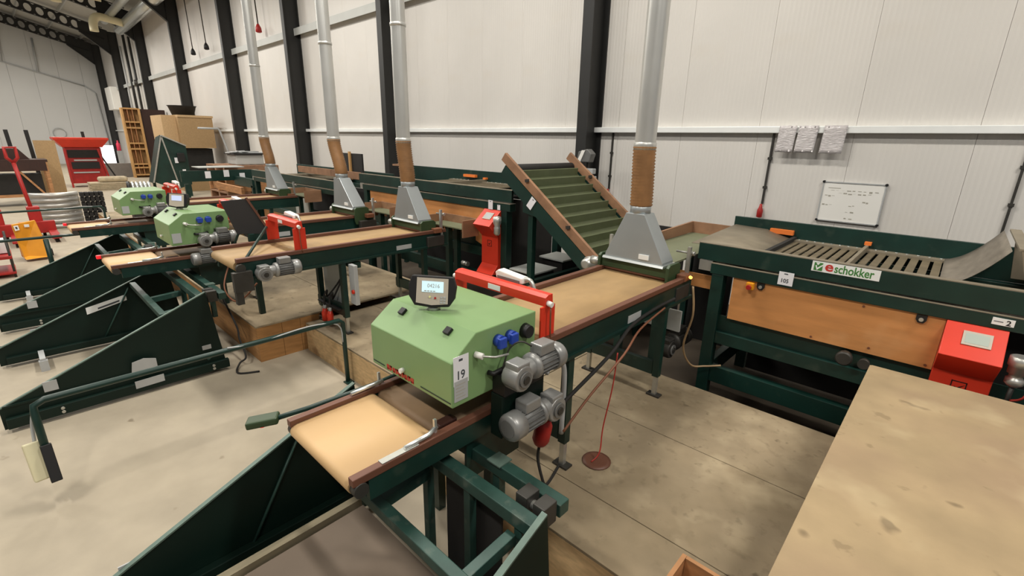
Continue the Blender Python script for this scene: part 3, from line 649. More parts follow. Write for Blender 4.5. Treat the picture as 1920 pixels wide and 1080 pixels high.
# ------------------------------------------------------------------ shaker machines
def legb(t, x_, y_, z1, w_=.09, z0=0.004): return B('leg', 'dark_green', t, x_-w_/2, x_+w_/2, y_-w_/2, y_+w_/2, z0, z1, bevel=.004)
def cabinet(t, x0, x1, yf, zt):
    """red control cabinet with a slanted screen face"""
    P = [(x0, yf-.0, zt), (x0, yf-.19, zt-.16), (x0, yf-.05, zt-.30), (x0, yf-.05, zt-.62), (x0, yf-.14, zt-.72), (x0, yf+.03, zt-.72), (x0, yf+.03, zt)]
    cb = MB().prism(P, (x1-x0, 0, 0)).build('control_cabinet', 'red', t, .004)
    a = Vector((0, -.19, -.16)).normalized(); n = Vector((0, -.16, .19)).normalized()
    o = Vector((x0+(x1-x0)*.31, yf, zt))+a*.06+n*.001; wd = (x1-x0)*.47; hh = .095
    X = Vector((1, 0, 0))
    MB().prism([o, o+X*wd, o+X*wd+a*hh, o+a*hh], n*.006).build('screen_frame', 'bezel', cb)
    o2 = o+X*.012+a*.014+n*.0062; MB().prism([o2, o2+X*(wd-.024), o2+X*(wd-.024)+a*(hh-.028), o2+a*(hh-.028)], n*.001).build('screen', 'lcd_dim' if yf < 3.71 and x0 > -1 else 'plastic_grey', cb)
    xm = (x0+x1)/2; zc = zt-.38; y_ = yf-.0505
    MB().box(xm-.035, xm+.035, y_-.0015, y_, zc-.035, zc-.030).box(xm-.035, xm+.035, y_-.0015, y_, zc+.030, zc+.035).box(xm-.035, xm-.030, y_-.0015, y_, zc-.035, zc+.035).box(xm+.030, xm+.035, y_-.0015, y_, zc-.035, zc+.035).prism([(xm-.02, y_, zc), (xm-.005, y_, zc-.02), (xm+.028, y_, zc+.02), (xm-.004, y_, zc-.005)], (0, -.0015, 0)).build('emblem', 'black', cb)
    return cb
def shaker(x0, x1, yf, yb, zt, zfl, label, bank, cab, ply, leftsheet=True):
    t = thing('shaking_grader', ((x0+x1)/2, (yf+yb)/2, 0), label, 'sorting machine', 'dark green shaking graders')
    fr = B('front_rail', 'dark_green', t, x0, x1, yf, yf+.03, zt-.13, zt, bevel=.003)
    MB().box(x0, x1, yf, yf+.06, zt-.001, zt+.004).build('rail_cap', 'dust_steel', fr)
    B('back_rail', 'dark_green', t, x0-.1, x1, yb-.03, yb, zt-.15, zt+.095, bevel=.003)
    lw = B('frame_beam', 'dark_green', t, x0+.12, x1, yf-.02, yf+.07, zt-.225, zt-.145, bevel=.004)
    MB().box(x0+.12, x1, yf-.022, yf+.072, zt-.1449, zt-.1415).build('beam_top', 'dust_steel', lw)
    B('frame_beam', 'dark_green', t, x0+.12, x1, yb-.1, yb-.02, zt-.225, zt-.151, bevel=.004)
    B('corner_plate', 'zinc', t, x0+.02, x0+.12, yf+.0, yf+.06, zt-.215, zt-.135)
    for xx in (x0+.18, x1-.1):
        for yy in (yf+.03, yb-.06): legb(t, xx, yy, zt-.226)
    MB().box(x0+.225, x1-.145, yf-.005, yf+.065, zt-.79, zt-.69).build('mid_beam', 'dark_green', t, .004)
    B('low_beam', 'dark_green', t, x0+.225, x1-.145, yf-.005, yf+.065, zt-1.13, zt-.99, bevel=.004)
    B('low_beam', 'dark_green', t, x0+.225, x1-.145, yb-.09, yb-.03, zt-1.13, zt-.99, bevel=.004)
    B('end_beam', 'dark_green', t, x0+.15, x0+.21, yf+.08, yb-.11, zt-.79, zt-.69, bevel=.004)
    B('end_beam', 'dark_green', t, x0+.15, x0+.21, yf+.08, yb-.11, zt-1.13, zt-.99, bevel=.004)
    B('back_skirt', 'rubber', t, x0+.24, x1-.16, yb-.105, yb-.0901+.0, .02, zt-.23)
    B('skirt', 'dark_green', t, x0+.225, x1-.145, yf+.03, yf+.045, zt-.69, zt-.56)
    if ply:
        MB().box(ply[0], ply[1], yf-.004, yf+.012, zt-.56, zt-.226).build('plywood_panel', 'wood_orange', t)
    # deck: pan and two banks of slats
    zd = zt-.045
    B('deck_pan', 'rubber', t, bank[0][0]-.02, bank[-1][1]+.02, yf+.06, yb-.06, zd-.14, zd-.12)
    for (a, b) in bank:
        B('deck_frame', 'dust_steel', t, a-.018, b+.018, yb-.13, yb-.035, zd-.02, zd); B('deck_frame', 'dust_steel', t, a-.018, b+.018, yf+.04, yf+.11, zd-.02, zd)
        for k in range(8):
            xx = a+(b-a)*(k+.5)/8; MB().cyl((xx, yb-.08, zd), (xx, yb-.08, zd+.006), .010, n=8).build('bolt', 'zinc', t)
        ns = 8; pw = (b-a)/ns
        for k in range(ns):
            xa = a+pw*k
            MB().prism([(xa, yf+.11, zd-.012), (xa+pw*.68, yf+.11, zd-.012), (xa+pw*.68, yf+.11, zd-.022), (xa, yf+.11, zd-.03)], (0, yb-yf-.24, 0)).build('slat', 'dust_slat', t)
    for i in range(len(bank)-1):
        a = bank[i][1]; b = bank[i+1][0]
        d = B('divider', 'dust_steel', t, a+.018, b-.018, yf+.05, yb-.03, zd-.02, zd+.03, bevel=.003)
        B('orange_clip', 'orange', d, a+.01, b-.005, yb-.075, yb-.031, zd+.03, zd+.055)
    if leftsheet:
        a = bank[0][0]
        MB().sheet([[(x0-.08, yf+.04, zt-.02), (x0-.08, yb-.04, zt+.02)], [(x0+.2, yf+.04, zt-.015), (x0+.2, yb-.04, zt+.01)], [(a-.03, yf+.04, zd-.01), (a-.03, yb-.04, zd-.005)]], .004).build('feed_sheet', 'dust_steel', t)
        B('orange_clip', 'orange', t, a-.22, a-.03, yb-.07, yb-.031, zd+.03, zd+.07)
        MB().box(a-.03, a+.0, yf+.05, yb-.04, zd-.02, zd+.02).build('seal_strip', 'rubber', t)
    if cab: cabinet(t, cab[0], cab[1], yf-.012, zt-.222)
    return t
sh1 = shaker(-1.42, 1.9, 3.70, 4.78, 1.37, 0, 'dark green shaking grader at the right with orange plywood front and white sign', [(-.97, -.49), (-.43, .10)], (.105, .368), (-1.124, .103))
yf = 3.70
# sign
sg = MB().box(-.634, -.256, yf-.004, yf-.0005, 1.297, 1.366).build('sign', 'sign_white', sh1)
MB().box(-.621, -.571, yf-.0055, yf-.0041, 1.304, 1.358).build('logo_square', 'sign_green', sg)
MB().prism([(-.614, yf-.0062, 1.336), (-.602, yf-.0062, 1.306), (-.566, yf-.0062, 1.345), (-.571, yf-.0062, 1.350), (-.601, yf-.0062, 1.322), (-.607, yf-.0062, 1.341)], (0, .0006, 0)).prism([(-.612, yf-.0062, 1.356), (-.588, yf-.0062, 1.356), (-.600, yf-.0062, 1.340)], (0, .0006, 0)).build('logo_tick', 'sign_white', sg)
text('lettering', 'e', 'ink_red', sg, (-.558, yf-.0042, 1.311), (1, 0, 0), (0, 0, 1), .092, .0006, 1.12, .0022)
text('lettering', 'schokker', 'sign_green', sg, (-.503, yf-.0042, 1.308), (1, 0, 0), (0, 0, 1), .079, .0006, .735, .0014)
card(sh1, (-.818, yf-.024, 1.163), (1, 0, 0), (0, 0, 1), .095, .095, '105', sz=.42)
es = B('stop_switch_box', 'yellow', sh1, -1.018, -.965, yf-.045, yf-.0045, 1.082, 1.135, bevel=.005)
MB().lathe((-.992, yf-.045, 1.105), (0, -1, 0), [(0, .012), (.012, .012), (.014, .019), (.026, .017)], 14).build('stop_button', 'red_dull', es)
for xx in (-.925, -.008):
    lt = MB().prism([(xx-.026, yf-.0045, 1.14), (xx+.026, yf-.0045, 1.14), (xx+.026, yf-.0045, 1.11), (xx+.014, yf-.0045, 1.09), (xx-.014, yf-.0045, 1.09), (xx-.026, yf-.0045, 1.11)], (0, -.012, 0)).build('latch', 'black', sh1)
    MB().cyl((xx, yf-.0166, 1.112), (xx, yf-.024, 1.112), .012, n=12).build('latch_bolt', 'zinc', lt)
for (xx, zz) in ((-.3, 1.12), (-.55, .83), (-.22, .85), (.07, .83)): MB().cyl((xx, yf-.0045, zz), (xx, yf-.008, zz), .008, n=8).build('screw', 'wire_brown', sh1)
np_ = B('number_plate', 'sign_white', sh1, .285, .375, yf-.025, yf-.0205, 1.172, 1.212)
text('number', '2', 'black', np_, (.342, yf-.0255, 1.177), (1, 0, 0), (0, 0, 1), .04, .0004, 1.0, .001)
MB().box(.292, .33, yf-.0258, yf-.0251, 1.190, 1.194).build('print_mark', 'ink', np_)
# beacon-like filter unit at the right of the cabinet
MB().lathe((.44, yf-.09, .86), (0, 0, 1), [(0, .02), (.02, .04), (.05, .04), (.055, .03), (.075, .03), (.08, .042), (.12, .042), (.125, .05), (.175, .05), (.18, .04)], 18).build('filter_unit', 'zinc', sh1)
MB().tube([(.48, yf-.09, .98), (.51, yf-.11, .92), (.49, yf-.12, .82), (.45, yf-.1, .78)], .006, 6, 4).build('hose', 'wire_red', sh1)
MB().tube([(.44, yf-.09, .86), (.44, yf-.09, .75), (.42, yf+.0, .70)], .012, 6).build('pipe', 'steel_dark', sh1)
MB().lathe((-.33, yf-.03, .76), (0, -1, 0), [(0, .045), (.05, .05), (.06, .04)], 14).lathe((-.22, yf-.03, .755), (0, -1, 0), [(0, .03), (.05, .034)], 14).build('bearing', 'steel_dark', sh1)
# curved dusty chute at the right end
rows = []
for j in range(10):
    a = j/9; x_ = .02+.26*a; z_ = 1.325+.25*a**1.7
    rows.append([(x_, 3.78+.98*k/4, z_) for k in range(5)])
ch = MB().sheet(rows, .004).build('discharge_chute', 'chute_grey', sh1)
MB().prism([(.315, 3.78, 1.58), (.37, 3.78, 1.58), (.45, 3.78, 1.33), (.39, 3.78, 1.33)], (0, .02, 0)).build('chute_bracket', 'dust_steel', ch)
MB().prism([(.315, 4.3, 1.58), (.37, 4.3, 1.58), (.41, 4.3, 1.33), (.35, 4.3, 1.33)], (0, .02, 0)).build('chute_bracket', 'dust_steel', ch)
MB().box(.305, .36, 3.78, 4.745, 1.578, 1.59).build('chute_lip', 'dust_steel', ch)
MB().box(.50, 1.8, 4.0, 4.70, 1.40, 1.54).build('hopper_back', 'dust_steel', sh1)
B('orange_clip', 'orange', sh1, .16, .30, 4.72, 4.748, 1.36, 1.40)

sh2 = shaker(-6.65, -3.49, 3.72, 4.74, 1.60, 0, 'dark green shaking grader in the middle with red cabinet beside the steep conveyor', [(-5.6, -4.95), (-4.88, -4.2)], (-3.89, -3.63), (-6.35, -4.05), False)
MB().prism([(-4.05, 3.712, 1.374), (-3.62, 3.712, 1.374), (-3.62, 3.712, .85), (-4.05, 3.712, .98)], (0, .014, 0)).build('plywood_panel', 'wood_orange', sh2)
card(sh2, (-3.82, 3.695, 1.375), (1, 0, 0), (0, 0, 1), .07, .10, '')
card(sh2, (-3.68, 3.697, 1.38), (1, 0, 0), (0, 0, 1), .045, .055, '')
for (a, b) in ((-5.35, -5.1), (-4.35, -4.12)): B('orange_clip', 'orange', sh2, a, b, 4.66, 4.709, 1.60, 1.635)
MB().lathe((-3.585, 3.60, 1.12), (0, 0, 1), [(0, .02), (.02, .036), (.09, .036), (.1, .03), (.14, .045), (.2, .045), (.21, .02)], 14).build('filter_unit', 'zinc', sh2)
B('motor_block', 'steel_dark', sh2, -4.35, -4.05, 3.80, 4.05, .90, 1.10, bevel=.01)
MB().cyl((-4.3, 3.72, .66), (-4.2, 3.72, .66), .03, n=10).build('pivot', 'zinc', sh2)
t = thing('sensor_post', (-6.9, 4.6, 1.6), 'small black cylinder sensor standing above the green rail', 'sensor')
MB().lathe((-7.0, 4.72, 1.70), (0, 0, 1), [(0, .05), (.02, .05), (.022, .035), (.16, .035), (.165, .03)], 14).build('sensor_body', 'black', t)
B('sensor_base', 'rail_worn', t, -7.15, -6.75, 4.64, 4.80, 1.672, 1.699); B('post', 'dark_green', t, -7.0, -6.94, 4.68, 4.74, .004, 1.671)
sh3 = shaker(-11.2, -7.35, 3.75, 4.80, 1.42, 0, 'far dark green shaking grader behind the third and fourth hoods', [(-10.4, -9.6), (-9.5, -8.7)], None, None, False)
B('wooden_rail', 'rail_worn', sh3, -9.9, -8.5, 4.20, 4.24, 1.43, 1.55); B('wooden_rail', 'rail_worn', sh3, -8.49, -7.5, 4.20, 4.24, 1.43, 1.55)
B('back_board', 'rubber', sh3, -8.2, -7.55, 4.3, 4.33, 1.40, 1.85); B('batten', 'pine', sh3, -7.95, -7.9, 4.27, 4.299, 1.40, 1.88)
B('guard_plate', 'cabinet_grey', sh3, -9.0, -8.3, 3.70, 3.72, .55, 1.12)
# wooden trays in front of the graders, behind the hoods
def woodtray(c, hw, y0, y1, z, label):
    t = thing('transfer_tray', (c, y0, z), label, 'tray', 'brown edged trays behind the hoods')
    B('pan', 'tray_green', t, c-hw, c+hw, y0, y1, z-.012, z)
    B('side_board', 'rail_worn', t, c-hw-.02, c-hw-.001, y0, y1, z-.10, z+.09); B('side_board', 'rail_worn', t, c+hw+.001, c+hw+.02, y0, y1, z-.10, z+.09)
    B('end_board', 'rail_worn', t, c-hw, c+hw, y1+.001, y1+.02, z-.10, z+.09)
    for yy in (y0+.06, y1-.05): B('leg', 'dark_green', t, c-.03, c+.03, yy-.03, yy+.03, .004, z-.013)
    return t
woodtray(C2+.06, .30, 3.42, 3.68-.025, 1.16, 'brown edged tray behind the hood of the second belt')
woodtray(C3+.06, .30, 3.42, 3.665, 1.16, 'brown edged tray behind the hood of the third belt')
woodtray(C4+.06, .30, 3.42, 3.70, 1.16, 'brown edged tray behind the leftmost hood')
# transfer table behind the first hood
t = thing('transfer_table', (-1.9, 4.2, .9), 'olive transfer table with brown wooden rim behind the nearest hood', 'conveyor')
B('bed', 'tray_green', t, -1.999, -1.53, 3.50, 4.96, 1.20, 1.215)
B('rim', 'rail_worn', t, -2.022, -1.53, 4.961, 4.985, 1.16, 1.33); 
MB().prism([(-2.0, 3.95, 1.216), (-2.0, 4.96, 1.216), (-2.0, 4.96, 1.33), (-2.0, 3.95, 1.30)], (-.022, 0, 0)).build('rim', 'rail_worn', t)
B('side_frame', 'dark_green', t, -1.999, -1.53, 3.47, 3.499, 1.06, 1.21)
B('side_frame', 'dark_green', t, -1.999, -1.53, 4.93, 4.96, 1.06, 1.199)
for xx in (-1.96, -1.62):
    for yy in (3.53, 4.9): B('leg', 'dark_green', t, xx-.03, xx+.03, yy-.03, yy+.03, .004, 1.199)
B('wood_panel', 'wood_orange', t, -1.72, -1.28, 3.80, 3.815, .98, 1.09); B('guard_plate', 'cabinet_grey', t, -1.85, -1.45, 3.60, 3.62, .62, .80)
motor(t, -1.55, 3.62, .46, 1, 1.0, 'steel_dark')

# ------------------------------------------------------------------ steep cleated conveyor
t = thing('cleated_conveyor', (-2.9, 4.15, 0), 'steep green cleated conveyor with brown side boards in the centre', 'conveyor')
A0 = Vector((-3.47, 0, 1.93)); A1 = Vector((-2.30, 0, 1.06)); dv = (A1-A0).normalized(); nv = Vector((-dv.z, 0, dv.x)); nv = nv if nv.z > 0 else -nv
def ip(s_, y_, n_): q = A0+dv*s_+nv*n_; return (q.x, y_, q.z)
LN = (A1-A0).length
MB().prism([ip(.10, 3.62, -.05), ip(LN+.1, 3.62, -.05), ip(LN+.1, 3.62, -.075), ip(.10, 3.62, -.075)], (0, 1.04, 0)).build('belt', 'cleat_green', t)
for k in range(9):
    s_ = .18+k*.138
    MB().prism([ip(s_, 3.64, -.05), ip(s_+.012, 3.64, .012), ip(s_+.022, 3.64, .012), ip(s_+.06, 3.64, -.05)], (0, 1.0, 0)).build('cleat', 'cleat_green', t)
for y_ in (3.58, 4.68):
    MB().prism([ip(-.03, y_, -.035), ip(-.03, y_, .055), ip(LN+.05, y_, .055), ip(LN+.05, y_, -.035)], (0, .035, 0)).build('side_board', 'rail_worn', t, .003)
    MB().prism([ip(.05, y_-.001, -.17), ip(.05, y_-.001, -.04), ip(LN+.12, y_-.001, -.04), ip(LN+.12, y_-.001, -.17)], (0, .03, 0)).build('side_frame', 'dark_green', t)
    for s_ in (.36, 1.02): MB().bar(ip(s_, y_-.006, .02), ip(s_+.03, y_-.006, .05), .02, .03).build('board_clamp', 'steel_dark', t)
MB().cyl(ip(.09, 3.60, -.06), ip(.09, 4.69, -.06), .05, n=16).build('top_roller', 'rubber', t)
MB().prism([(-3.20, 3.58, 1.62), (-3.20, 3.58, 1.42), (-2.98, 3.58, 1.38), (-2.98, 3.58, 1.47)], (0, .02, 0)).build('gusset', 'dark_green', t)
B('leg', 'dark_green', t, -3.14, -3.08, 3.60, 3.66, .004, 1.50); B('leg', 'dark_green', t, -3.14, -3.08, 4.62, 4.68, .004, 1.50)
B('leg', 'dark_green', t, -2.40, -2.34, 3.60, 3.66, .004, .98); B('leg', 'dark_green', t, -2.40, -2.34, 4.62, 4.68, .004, .98)
B('base_rail', 'dark_green', t, -3.07, -2.41, 3.60, 3.66, .62, .68); B('base_rail', 'dark_green', t, -3.07, -2.41, 4.62, 4.68, .62, .68)
B('cross_rail', 'dark_green', t, -3.14, -3.08, 3.67, 4.61, .64, .70)
MB().lathe(ip(LN-.02, 3.57, -.02), (0, -1, 0), [(0, .06), (.02, .065), (.05, .065), (.06, .05), (.1, .05), (.11, .03)], 16).build('bottom_bearing', 'zinc', t)
card(t, ip(.52, 3.574, -.16), dv, nv, .07, .12, '')
# things stored beneath it
for k, (x_, y_, z_, a, b, m_, lb) in enumerate(((-3.345, 3.95, .74, .36, .42, 'cabinet_grey', 'grey lid board on the crates under the steep conveyor'), (-3.345, 4.43, .80, .36, .34, 'cabinet_grey', 'second grey lid board, behind, under the steep conveyor'))):
    t = thing('storage_crate', (x_, y_, 0), lb, 'crate')
    B('lid', m_, t, x_-a/2, x_+a/2, y_-b/2, y_+b/2, z_-.02, z_, bevel=.004)
    B('body', 'rubber', t, x_-a/2+.03, x_+a/2-.03, y_-b/2+.03, y_+b/2-.03, .004, z_-.021)

tag(B('black_board', 'rubber', None, -3.45, -2.10, 5.05, 5.08, .004, 1.22), 'black board standing behind the steep conveyor', 'board')
tag(B('black_board', 'rubber', None, -2.05, -1.55, 5.05, 5.08, .004, 1.10), 'black board standing behind the olive transfer table', 'board')
# ------------------------------------------------------------------ box tippers: two sloping side panels joined by a frame
def tipper(xr, dy, label, wd=1.42, group='dark green box tippers', board=False):
    xl = xr-wd; t = thing('box_tipper', ((xl+xr)/2, .4+dy, 0), label, 'box tipper', group)
    y0, y1, yt = -.34+dy, 1.125+dy, 1.05+dy
    for xx, s_ in ((xr, 1), (xl, -1)):
        a = xx-.006; P = [(a, y0, 0.02), (a, y0, .185), (a, yt, .77), (a, y1, .02)]
        pn = MB().prism(P, (.012, 0, 0)).build('side_panel', 'hopper_green', t)
        d = Vector((0, yt-y0, .77-.185)); MB().bar((xx-s_*.006, y0, .185), (xx-s_*.006, yt, .77), .026, .008, (0, -d.z, d.y)).build('panel_lip', 'edge_worn', pn)
        MB().box(*sorted((xx+s_*.007, xx+s_*.05)), y0+.02, y1+.01, .03, .11).build('base_tube', 'hopper_green', t, .004)
        MB().box(*sorted((xx+s_*.006, xx+s_*.022)), y0+.02, y1, .19, .205).build('stiffener', 'hopper_green', t)
        MB().box(*sorted((xx-s_*.055, xx-s_*.008)), y0+.05, y1-.05, .04, .10).build('inner_tube', 'hopper_green', t, .004)
        MB().cyl((xx-s_*.02, .42+dy, .09), (xx-s_*.02, .70+dy, .58), .008, n=8).build('tie_rod', 'frame_green', t)
        MB().box(*sorted((xx+s_*.006, xx+s_*.012)), y0+.25, y0+.33, .23, .31).build('bracket_plate', 'plastic_grey', t)
        for yy in (y0+.32, y1-.12):
            for zz in (.055, .085): MB().cyl((xx+s_*.05, yy, zz), (xx+s_*.058, yy, zz), .012, n=8).build('bolt', 'zinc', t)
    # rear frame with cross tubes and posts
    for (yy, zz) in ((y1-.10, .70), (y1+.06, .70)): B('cross_tube', 'frame_green', t, xl+.012, xr-.012, yy-.03, yy+.03, zz-.03, zz+.03, bevel=.004)
    B('cross_tube', 'frame_green', t, xl+.06, xr-.06, y1-.42, y1-.37, .58, .63, bevel=.004)
    for k in range(3):
        xx = xr-.10-k*.30
        MB().bar((xx, y1-.10, .67), (xx, y1-.10, .12), .04, .04).build('post', 'frame_green', t, .003)
    MB().bar((xr-.12, y1-.13, .62), (xr-.12, y1-.40, .60), .045, .05).build('frame_link', 'frame_green', t, .003)
    MB().bar((xr-.66, y1-.13, .62), (xr-.66, y1-.40, .60), .045, .05).build('frame_link', 'frame_green', t, .003)
    for k in range(4):
        xx = xr-.15-k*.2; MB().bar((xx, y1-.395, .58), (xx+.16, y1-.13, .14), .03, .03).build('brace', 'frame_green', t, .003)
    for xx in (xr-.05, xr-.14): MB().box(xx-.03, xx+.03, y1-.06, y1+.02, .66, .76).build('bearing_block', 'steel_dark', t, .004)
    MB().cyl((xr-.17, y1-.02, .71), (xr-.03, y1-.02, .71), .02, n=12).build('pivot_pin', 'zinc', t)
    B('cap_plate', 'edge_worn', t, xr-.42, xr-.34, y1+.02, y1+.10, .731, .737); B('post', 'frame_green', t, xr-.40, xr-.36, y1+.04, y1+.08, .40, .669)
    MB().box(xr-.62, xr-.25, y1-.055, y1-.045, .05, .60).build('drive_cover', 'rubber', t)
    # tipping floor
    if board:
        MB().prism([(xl+.235, y0+.10, .105), (xl+.235, y1-.20, .125), (xl+.235, y1-.20, .145), (xl+.235, y0+.10, .125)], (wd-.36, 0, 0)).build('tipping_floor', 'grey_board', t)
        for s_, xx in ((1, xl+.20), (-1, xr-.095)): MB().bar((xx, y0+.1, .13), (xx, y1-.2, .155), .045, .05).build('runner', 'runner_wood', t)
        B('inner_tube', 'frame_green', t, xl+.115, xl+.16, y0+.05, y1-.05, .05, .11, bevel=.004)
    else:
        MB().box(xl+.30, xl+.35, y0+.25, y0+.31, 0, .10).box(xl+.08, xl+.34, y0+.26, y0+.30, .10, .12).build('stop_bracket', 'plastic_grey', t)
    return t
tipper(-.87, .10, 'dark green box tipper in the foreground below the peach belt', board=True)
tipper(-4.70, 0.0, 'dark green box tipper at the left beside the bent guard pipe')
tipper(-7.24, .02, 'far dark green box tipper behind the left one')
t2 = [o for o in bpy.data.objects if o.name.startswith('box_tipper')][1]
MB().prism([(-4.64, .42, .20), (-4.64, .60, .22), (-4.64, .60, .30), (-4.64, .52, .325), (-4.64, .44, .31)], (.003, 0, 0)).prism([(-4.649, .43, .07), (-4.649, .63, .075), (-4.649, .63, .14), (-4.649, .43, .135)], (.003, 0, 0)).build('worn_sticker', 'plastic_grey', t2)
MB().box(-4.693, -4.688, .95, 1.02, .24, .28).build('label', 'plastic_grey', t2)
t3 = [o for o in bpy.data.objects if o.name.startswith('box_tipper')][2]
MB().prism([(-6.112, .33, .36), (-6.112, .66, .44), (-6.112, .66, .50), (-6.112, .33, .43)], (.003, 0, 0)).build('sign', 'sign_white', t2)
MB().prism([(-6.109, .42, .395), (-6.109, .6, .438), (-6.109, .6, .455), (-6.109, .42, .412)], (.001, 0, 0)).build('sign_print', 'ink', t2)

# guard pipes with hanging foot switch
def guard(x_, y0, y1, z_, label, switch=True):
    t = thing('guard_pipe', (x_, (y0+y1)/2, 0), label, 'guard rail', 'bent guard pipes')
    MB().tube([(x_, y1, 0.0), (x_, y1, z_*.6), (x_, y1, z_-.03), (x_, y1-.03, z_), (x_, (y0+y1)/2, z_), (x_, y0+.05, z_), (x_+.01, y0, z_-.02), (x_+.02, y0-.005, z_-.06), (x_+.17, y0+.0, .16)], .020, 10).build('pipe', 'dark_green', t)
    MB().tube([(x_+.012, y1-.02, z_-.2), (x_+.01, y1-.05, z_-.03), (x_+.012, y1-.3, z_+.022), (x_+.012, y1-.7, z_+.0), (x_+.012, y1-.9, z_+.022)], .006, 6, 4).build('cable', 'plastic_grey', t)
    MB().box(x_-.02, x_+.05, y1-.035, y1+.035, 0, .01).build('foot', 'dark_green', t)
    if switch:
        sw = MB().bar((x_+.09, y0+.0, .36), (x_+.17, y0+.005, .15), .05, .06).build('switch_plate', 'black', t, .004)
        MB().bar((x_+.03, y0-.055, .37), (x_+.12, y0-.045, .16), .08, .07).build('switch_housing', 'cream', sw, .008)
        for k in range(4): MB().cyl((x_+.005+.022*k, y0-.05, .33-.05*k), (x_-.012+.022*k, y0-.05, .325-.05*k), .014, n=10).build('cable_gland', 'white', sw)
        MB().tube([(x_+.03, y0-.04, .36), (x_+.0, y0-.03, .46), (x_+.01, y0-.01, .55)], .009, 6, 4).build('cable', 'plastic_grey', sw)
    return t
guard(-3.66, -.13, 1.79, .60, 'bent green guard pipe with foot switch in the left foreground')
guard(-9.35, -.6, 1.33, .67, 'bent green guard pipe crossing in front of the yellow plate', False)
guard(-12.3, -.6, 1.30, .72, 'thin guard pipe farthest back, in front of the steel arcs', False)
tag(MB().tube([(-9.3, .28, .65), (-9.3, .28, .0)], .03, 8).box(-9.35, -9.25, .23, .33, 0, .01).build('guard_post', 'dark_green'), 'upright green post in front of the yellow plate', 'post')

# grey electric cabinet with switches under the second belt
t = thing('electric_cabinet', (-4.3, 2.3, .5), 'grey electric cabinet hung under the second belt with a red switch', 'cabinet')
B('body', 'cabinet_grey', t, -4.58, -4.40, 2.10, 2.20, .52, .93, bevel=.006); B('door', 'cabinet_grey', t, -4.58, -4.12, 2.085, 2.099, .52, .95, bevel=.003)
B('side_panel', 'plastic_grey', t, -4.00, -3.90, 2.06, 2.10, .60, .985, bevel=.004); B('hanger', 'dark_green', t, -4.39, -4.0, 2.11, 2.19, .93, .985)
MB().cyl((-3.93, 2.06, .73), (-3.93, 2.045, .73), .02, n=12).build('rotary_switch', 'red', t)
B('shelf', 'rubber', t, -4.50, -4.08, 1.96, 2.08, .53, .54)
t = thing('plug_pair', (-4.3, 1.95, .45), 'pair of red plugs dangling under the second belt', 'plug')
for (x_, y_) in ((-4.36, 1.955), (-4.25, 1.955)):
    MB().lathe((x_, y_, .36), (.12, 0, 1), [(0, .028), (.09, .032), (.10, .024), (.13, .02)], 14).build('plug', 'red', t)
    MB().lathe((x_+.016, y_, .485), (.12, 0, 1), [(0, .018), (.04, .014)], 12).build('plug_neck', 'plastic_grey', t)
    MB().tube([(x_+.02, y_, .52), (x_+.03, y_, .62), (x_+.06, y_+.02, .68), (x_+.0, y_+.05, .60), (-4.2, 2.1, .84), (-4.35, 2.15, .97)], .009, 6, 5).build('cable', 'rubber', t)
t = thing('red_plug', (-5.55, 1.55, .6), 'single red plug hanging by the legs of the third belt', 'plug')
MB().lathe((-5.50, 1.62, .55), (.15, 0, 1), [(0, .03), (.1, .036), (.16, .03), (.2, .018)], 14).build('plug', 'red', t)
MB().tube([(-5.47, 1.62, .75), (-5.46, 1.6, .9), (-5.5, 1.58, 1.0)], .01, 6, 4).build('cable', 'rubber', t)
# red plug and power cables by the foreground motors
t = thing('red_plug', (-1.25, 1.62, .6), 'red industrial plug hanging below the foreground motors', 'plug')
MB().lathe((-1.32, 1.66, .60), (.25, -.1, 1), [(0, .034), (.03, .046), (.13, .044), (.14, .036), (.18, .03)], 16).build('plug', 'red_dull', t)
MB().lathe((-1.275, 1.64, .78), (.1, 0, 1), [(0, .026), (.05, .026)], 14).build('plug_collar', 'red_dull', t)
MB().tube([(-1.32, 1.66, .60), (-1.33, 1.66, .50), (-1.30, 1.66, .40), (-1.29, 1.68, .34), (-1.31, 1.75, .315), (-1.36, 1.9, .309)], .008, 8, 5).build('cable', 'rubber', t)
def cable(name, pts, rad, m, label, cat='cable'):
    return tag(MB().tube(pts, rad, 7, 6).build(name, m), label, cat)
cable('power_cable', [(-1.33, 1.70, .70), (-1.30, 1.90, .80), (-1.26, 2.2, .95), (-1.31, 2.5, 1.02), (-1.31, 2.8, 1.06), (-1.29, 3.05, 1.08)], .011, 'rubber', 'black power cable rising along the foreground belt frame')
cable('power_cable', [(-1.24, 1.75, .66), (-1.22, 1.95, .80), (-1.20, 2.24, .95), (-1.27, 2.55, 1.0), (-1.285, 2.9, 1.05)], .007, 'wire_brown', 'thin brown cable beside the black one under the belt frame')
cable('loose_wire', [(-1.24, 2.24, .95), (-1.23, 2.2, .75), (-1.24, 2.15, .5), (-1.22, 2.1, .36), (-1.24, 2.05, .31)], .004, 'wire_red', 'thin red wire dropping from the belt frame to the plywood')
tag(MB().lathe((-1.23, 2.09, .3015), (0, 0, 1), [(0, .085), (.004, .085), (.007, .06)], 20).build('rubber_mat', 'rail_brown'), 'small round brown disc lying on the plywood platform', 'mat')
tag(MB().tube([(-1.31, 1.67, 1.0), (-1.315, 1.72, 1.03), (-1.32, 1.80, 1.02), (-1.325, 1.845, .95), (-1.33, 1.86, .8), (-1.335, 1.865, .55)], .014, 10, 6).build('grey_conduit', 'plastic_grey'), 'grey bent conduit beside the foreground leg', 'conduit')
cable('loose_wire', [(-1.27, 3.3, 1.12), (-1.25, 3.32, .9), (-1.32, 3.4, .6), (-1.28, 3.5, .42), (-1.2, 3.6, .40), (-1.1, 3.66, .42)], .008, 'hose_tan', 'pale wire looping down between the hood and the right machine')
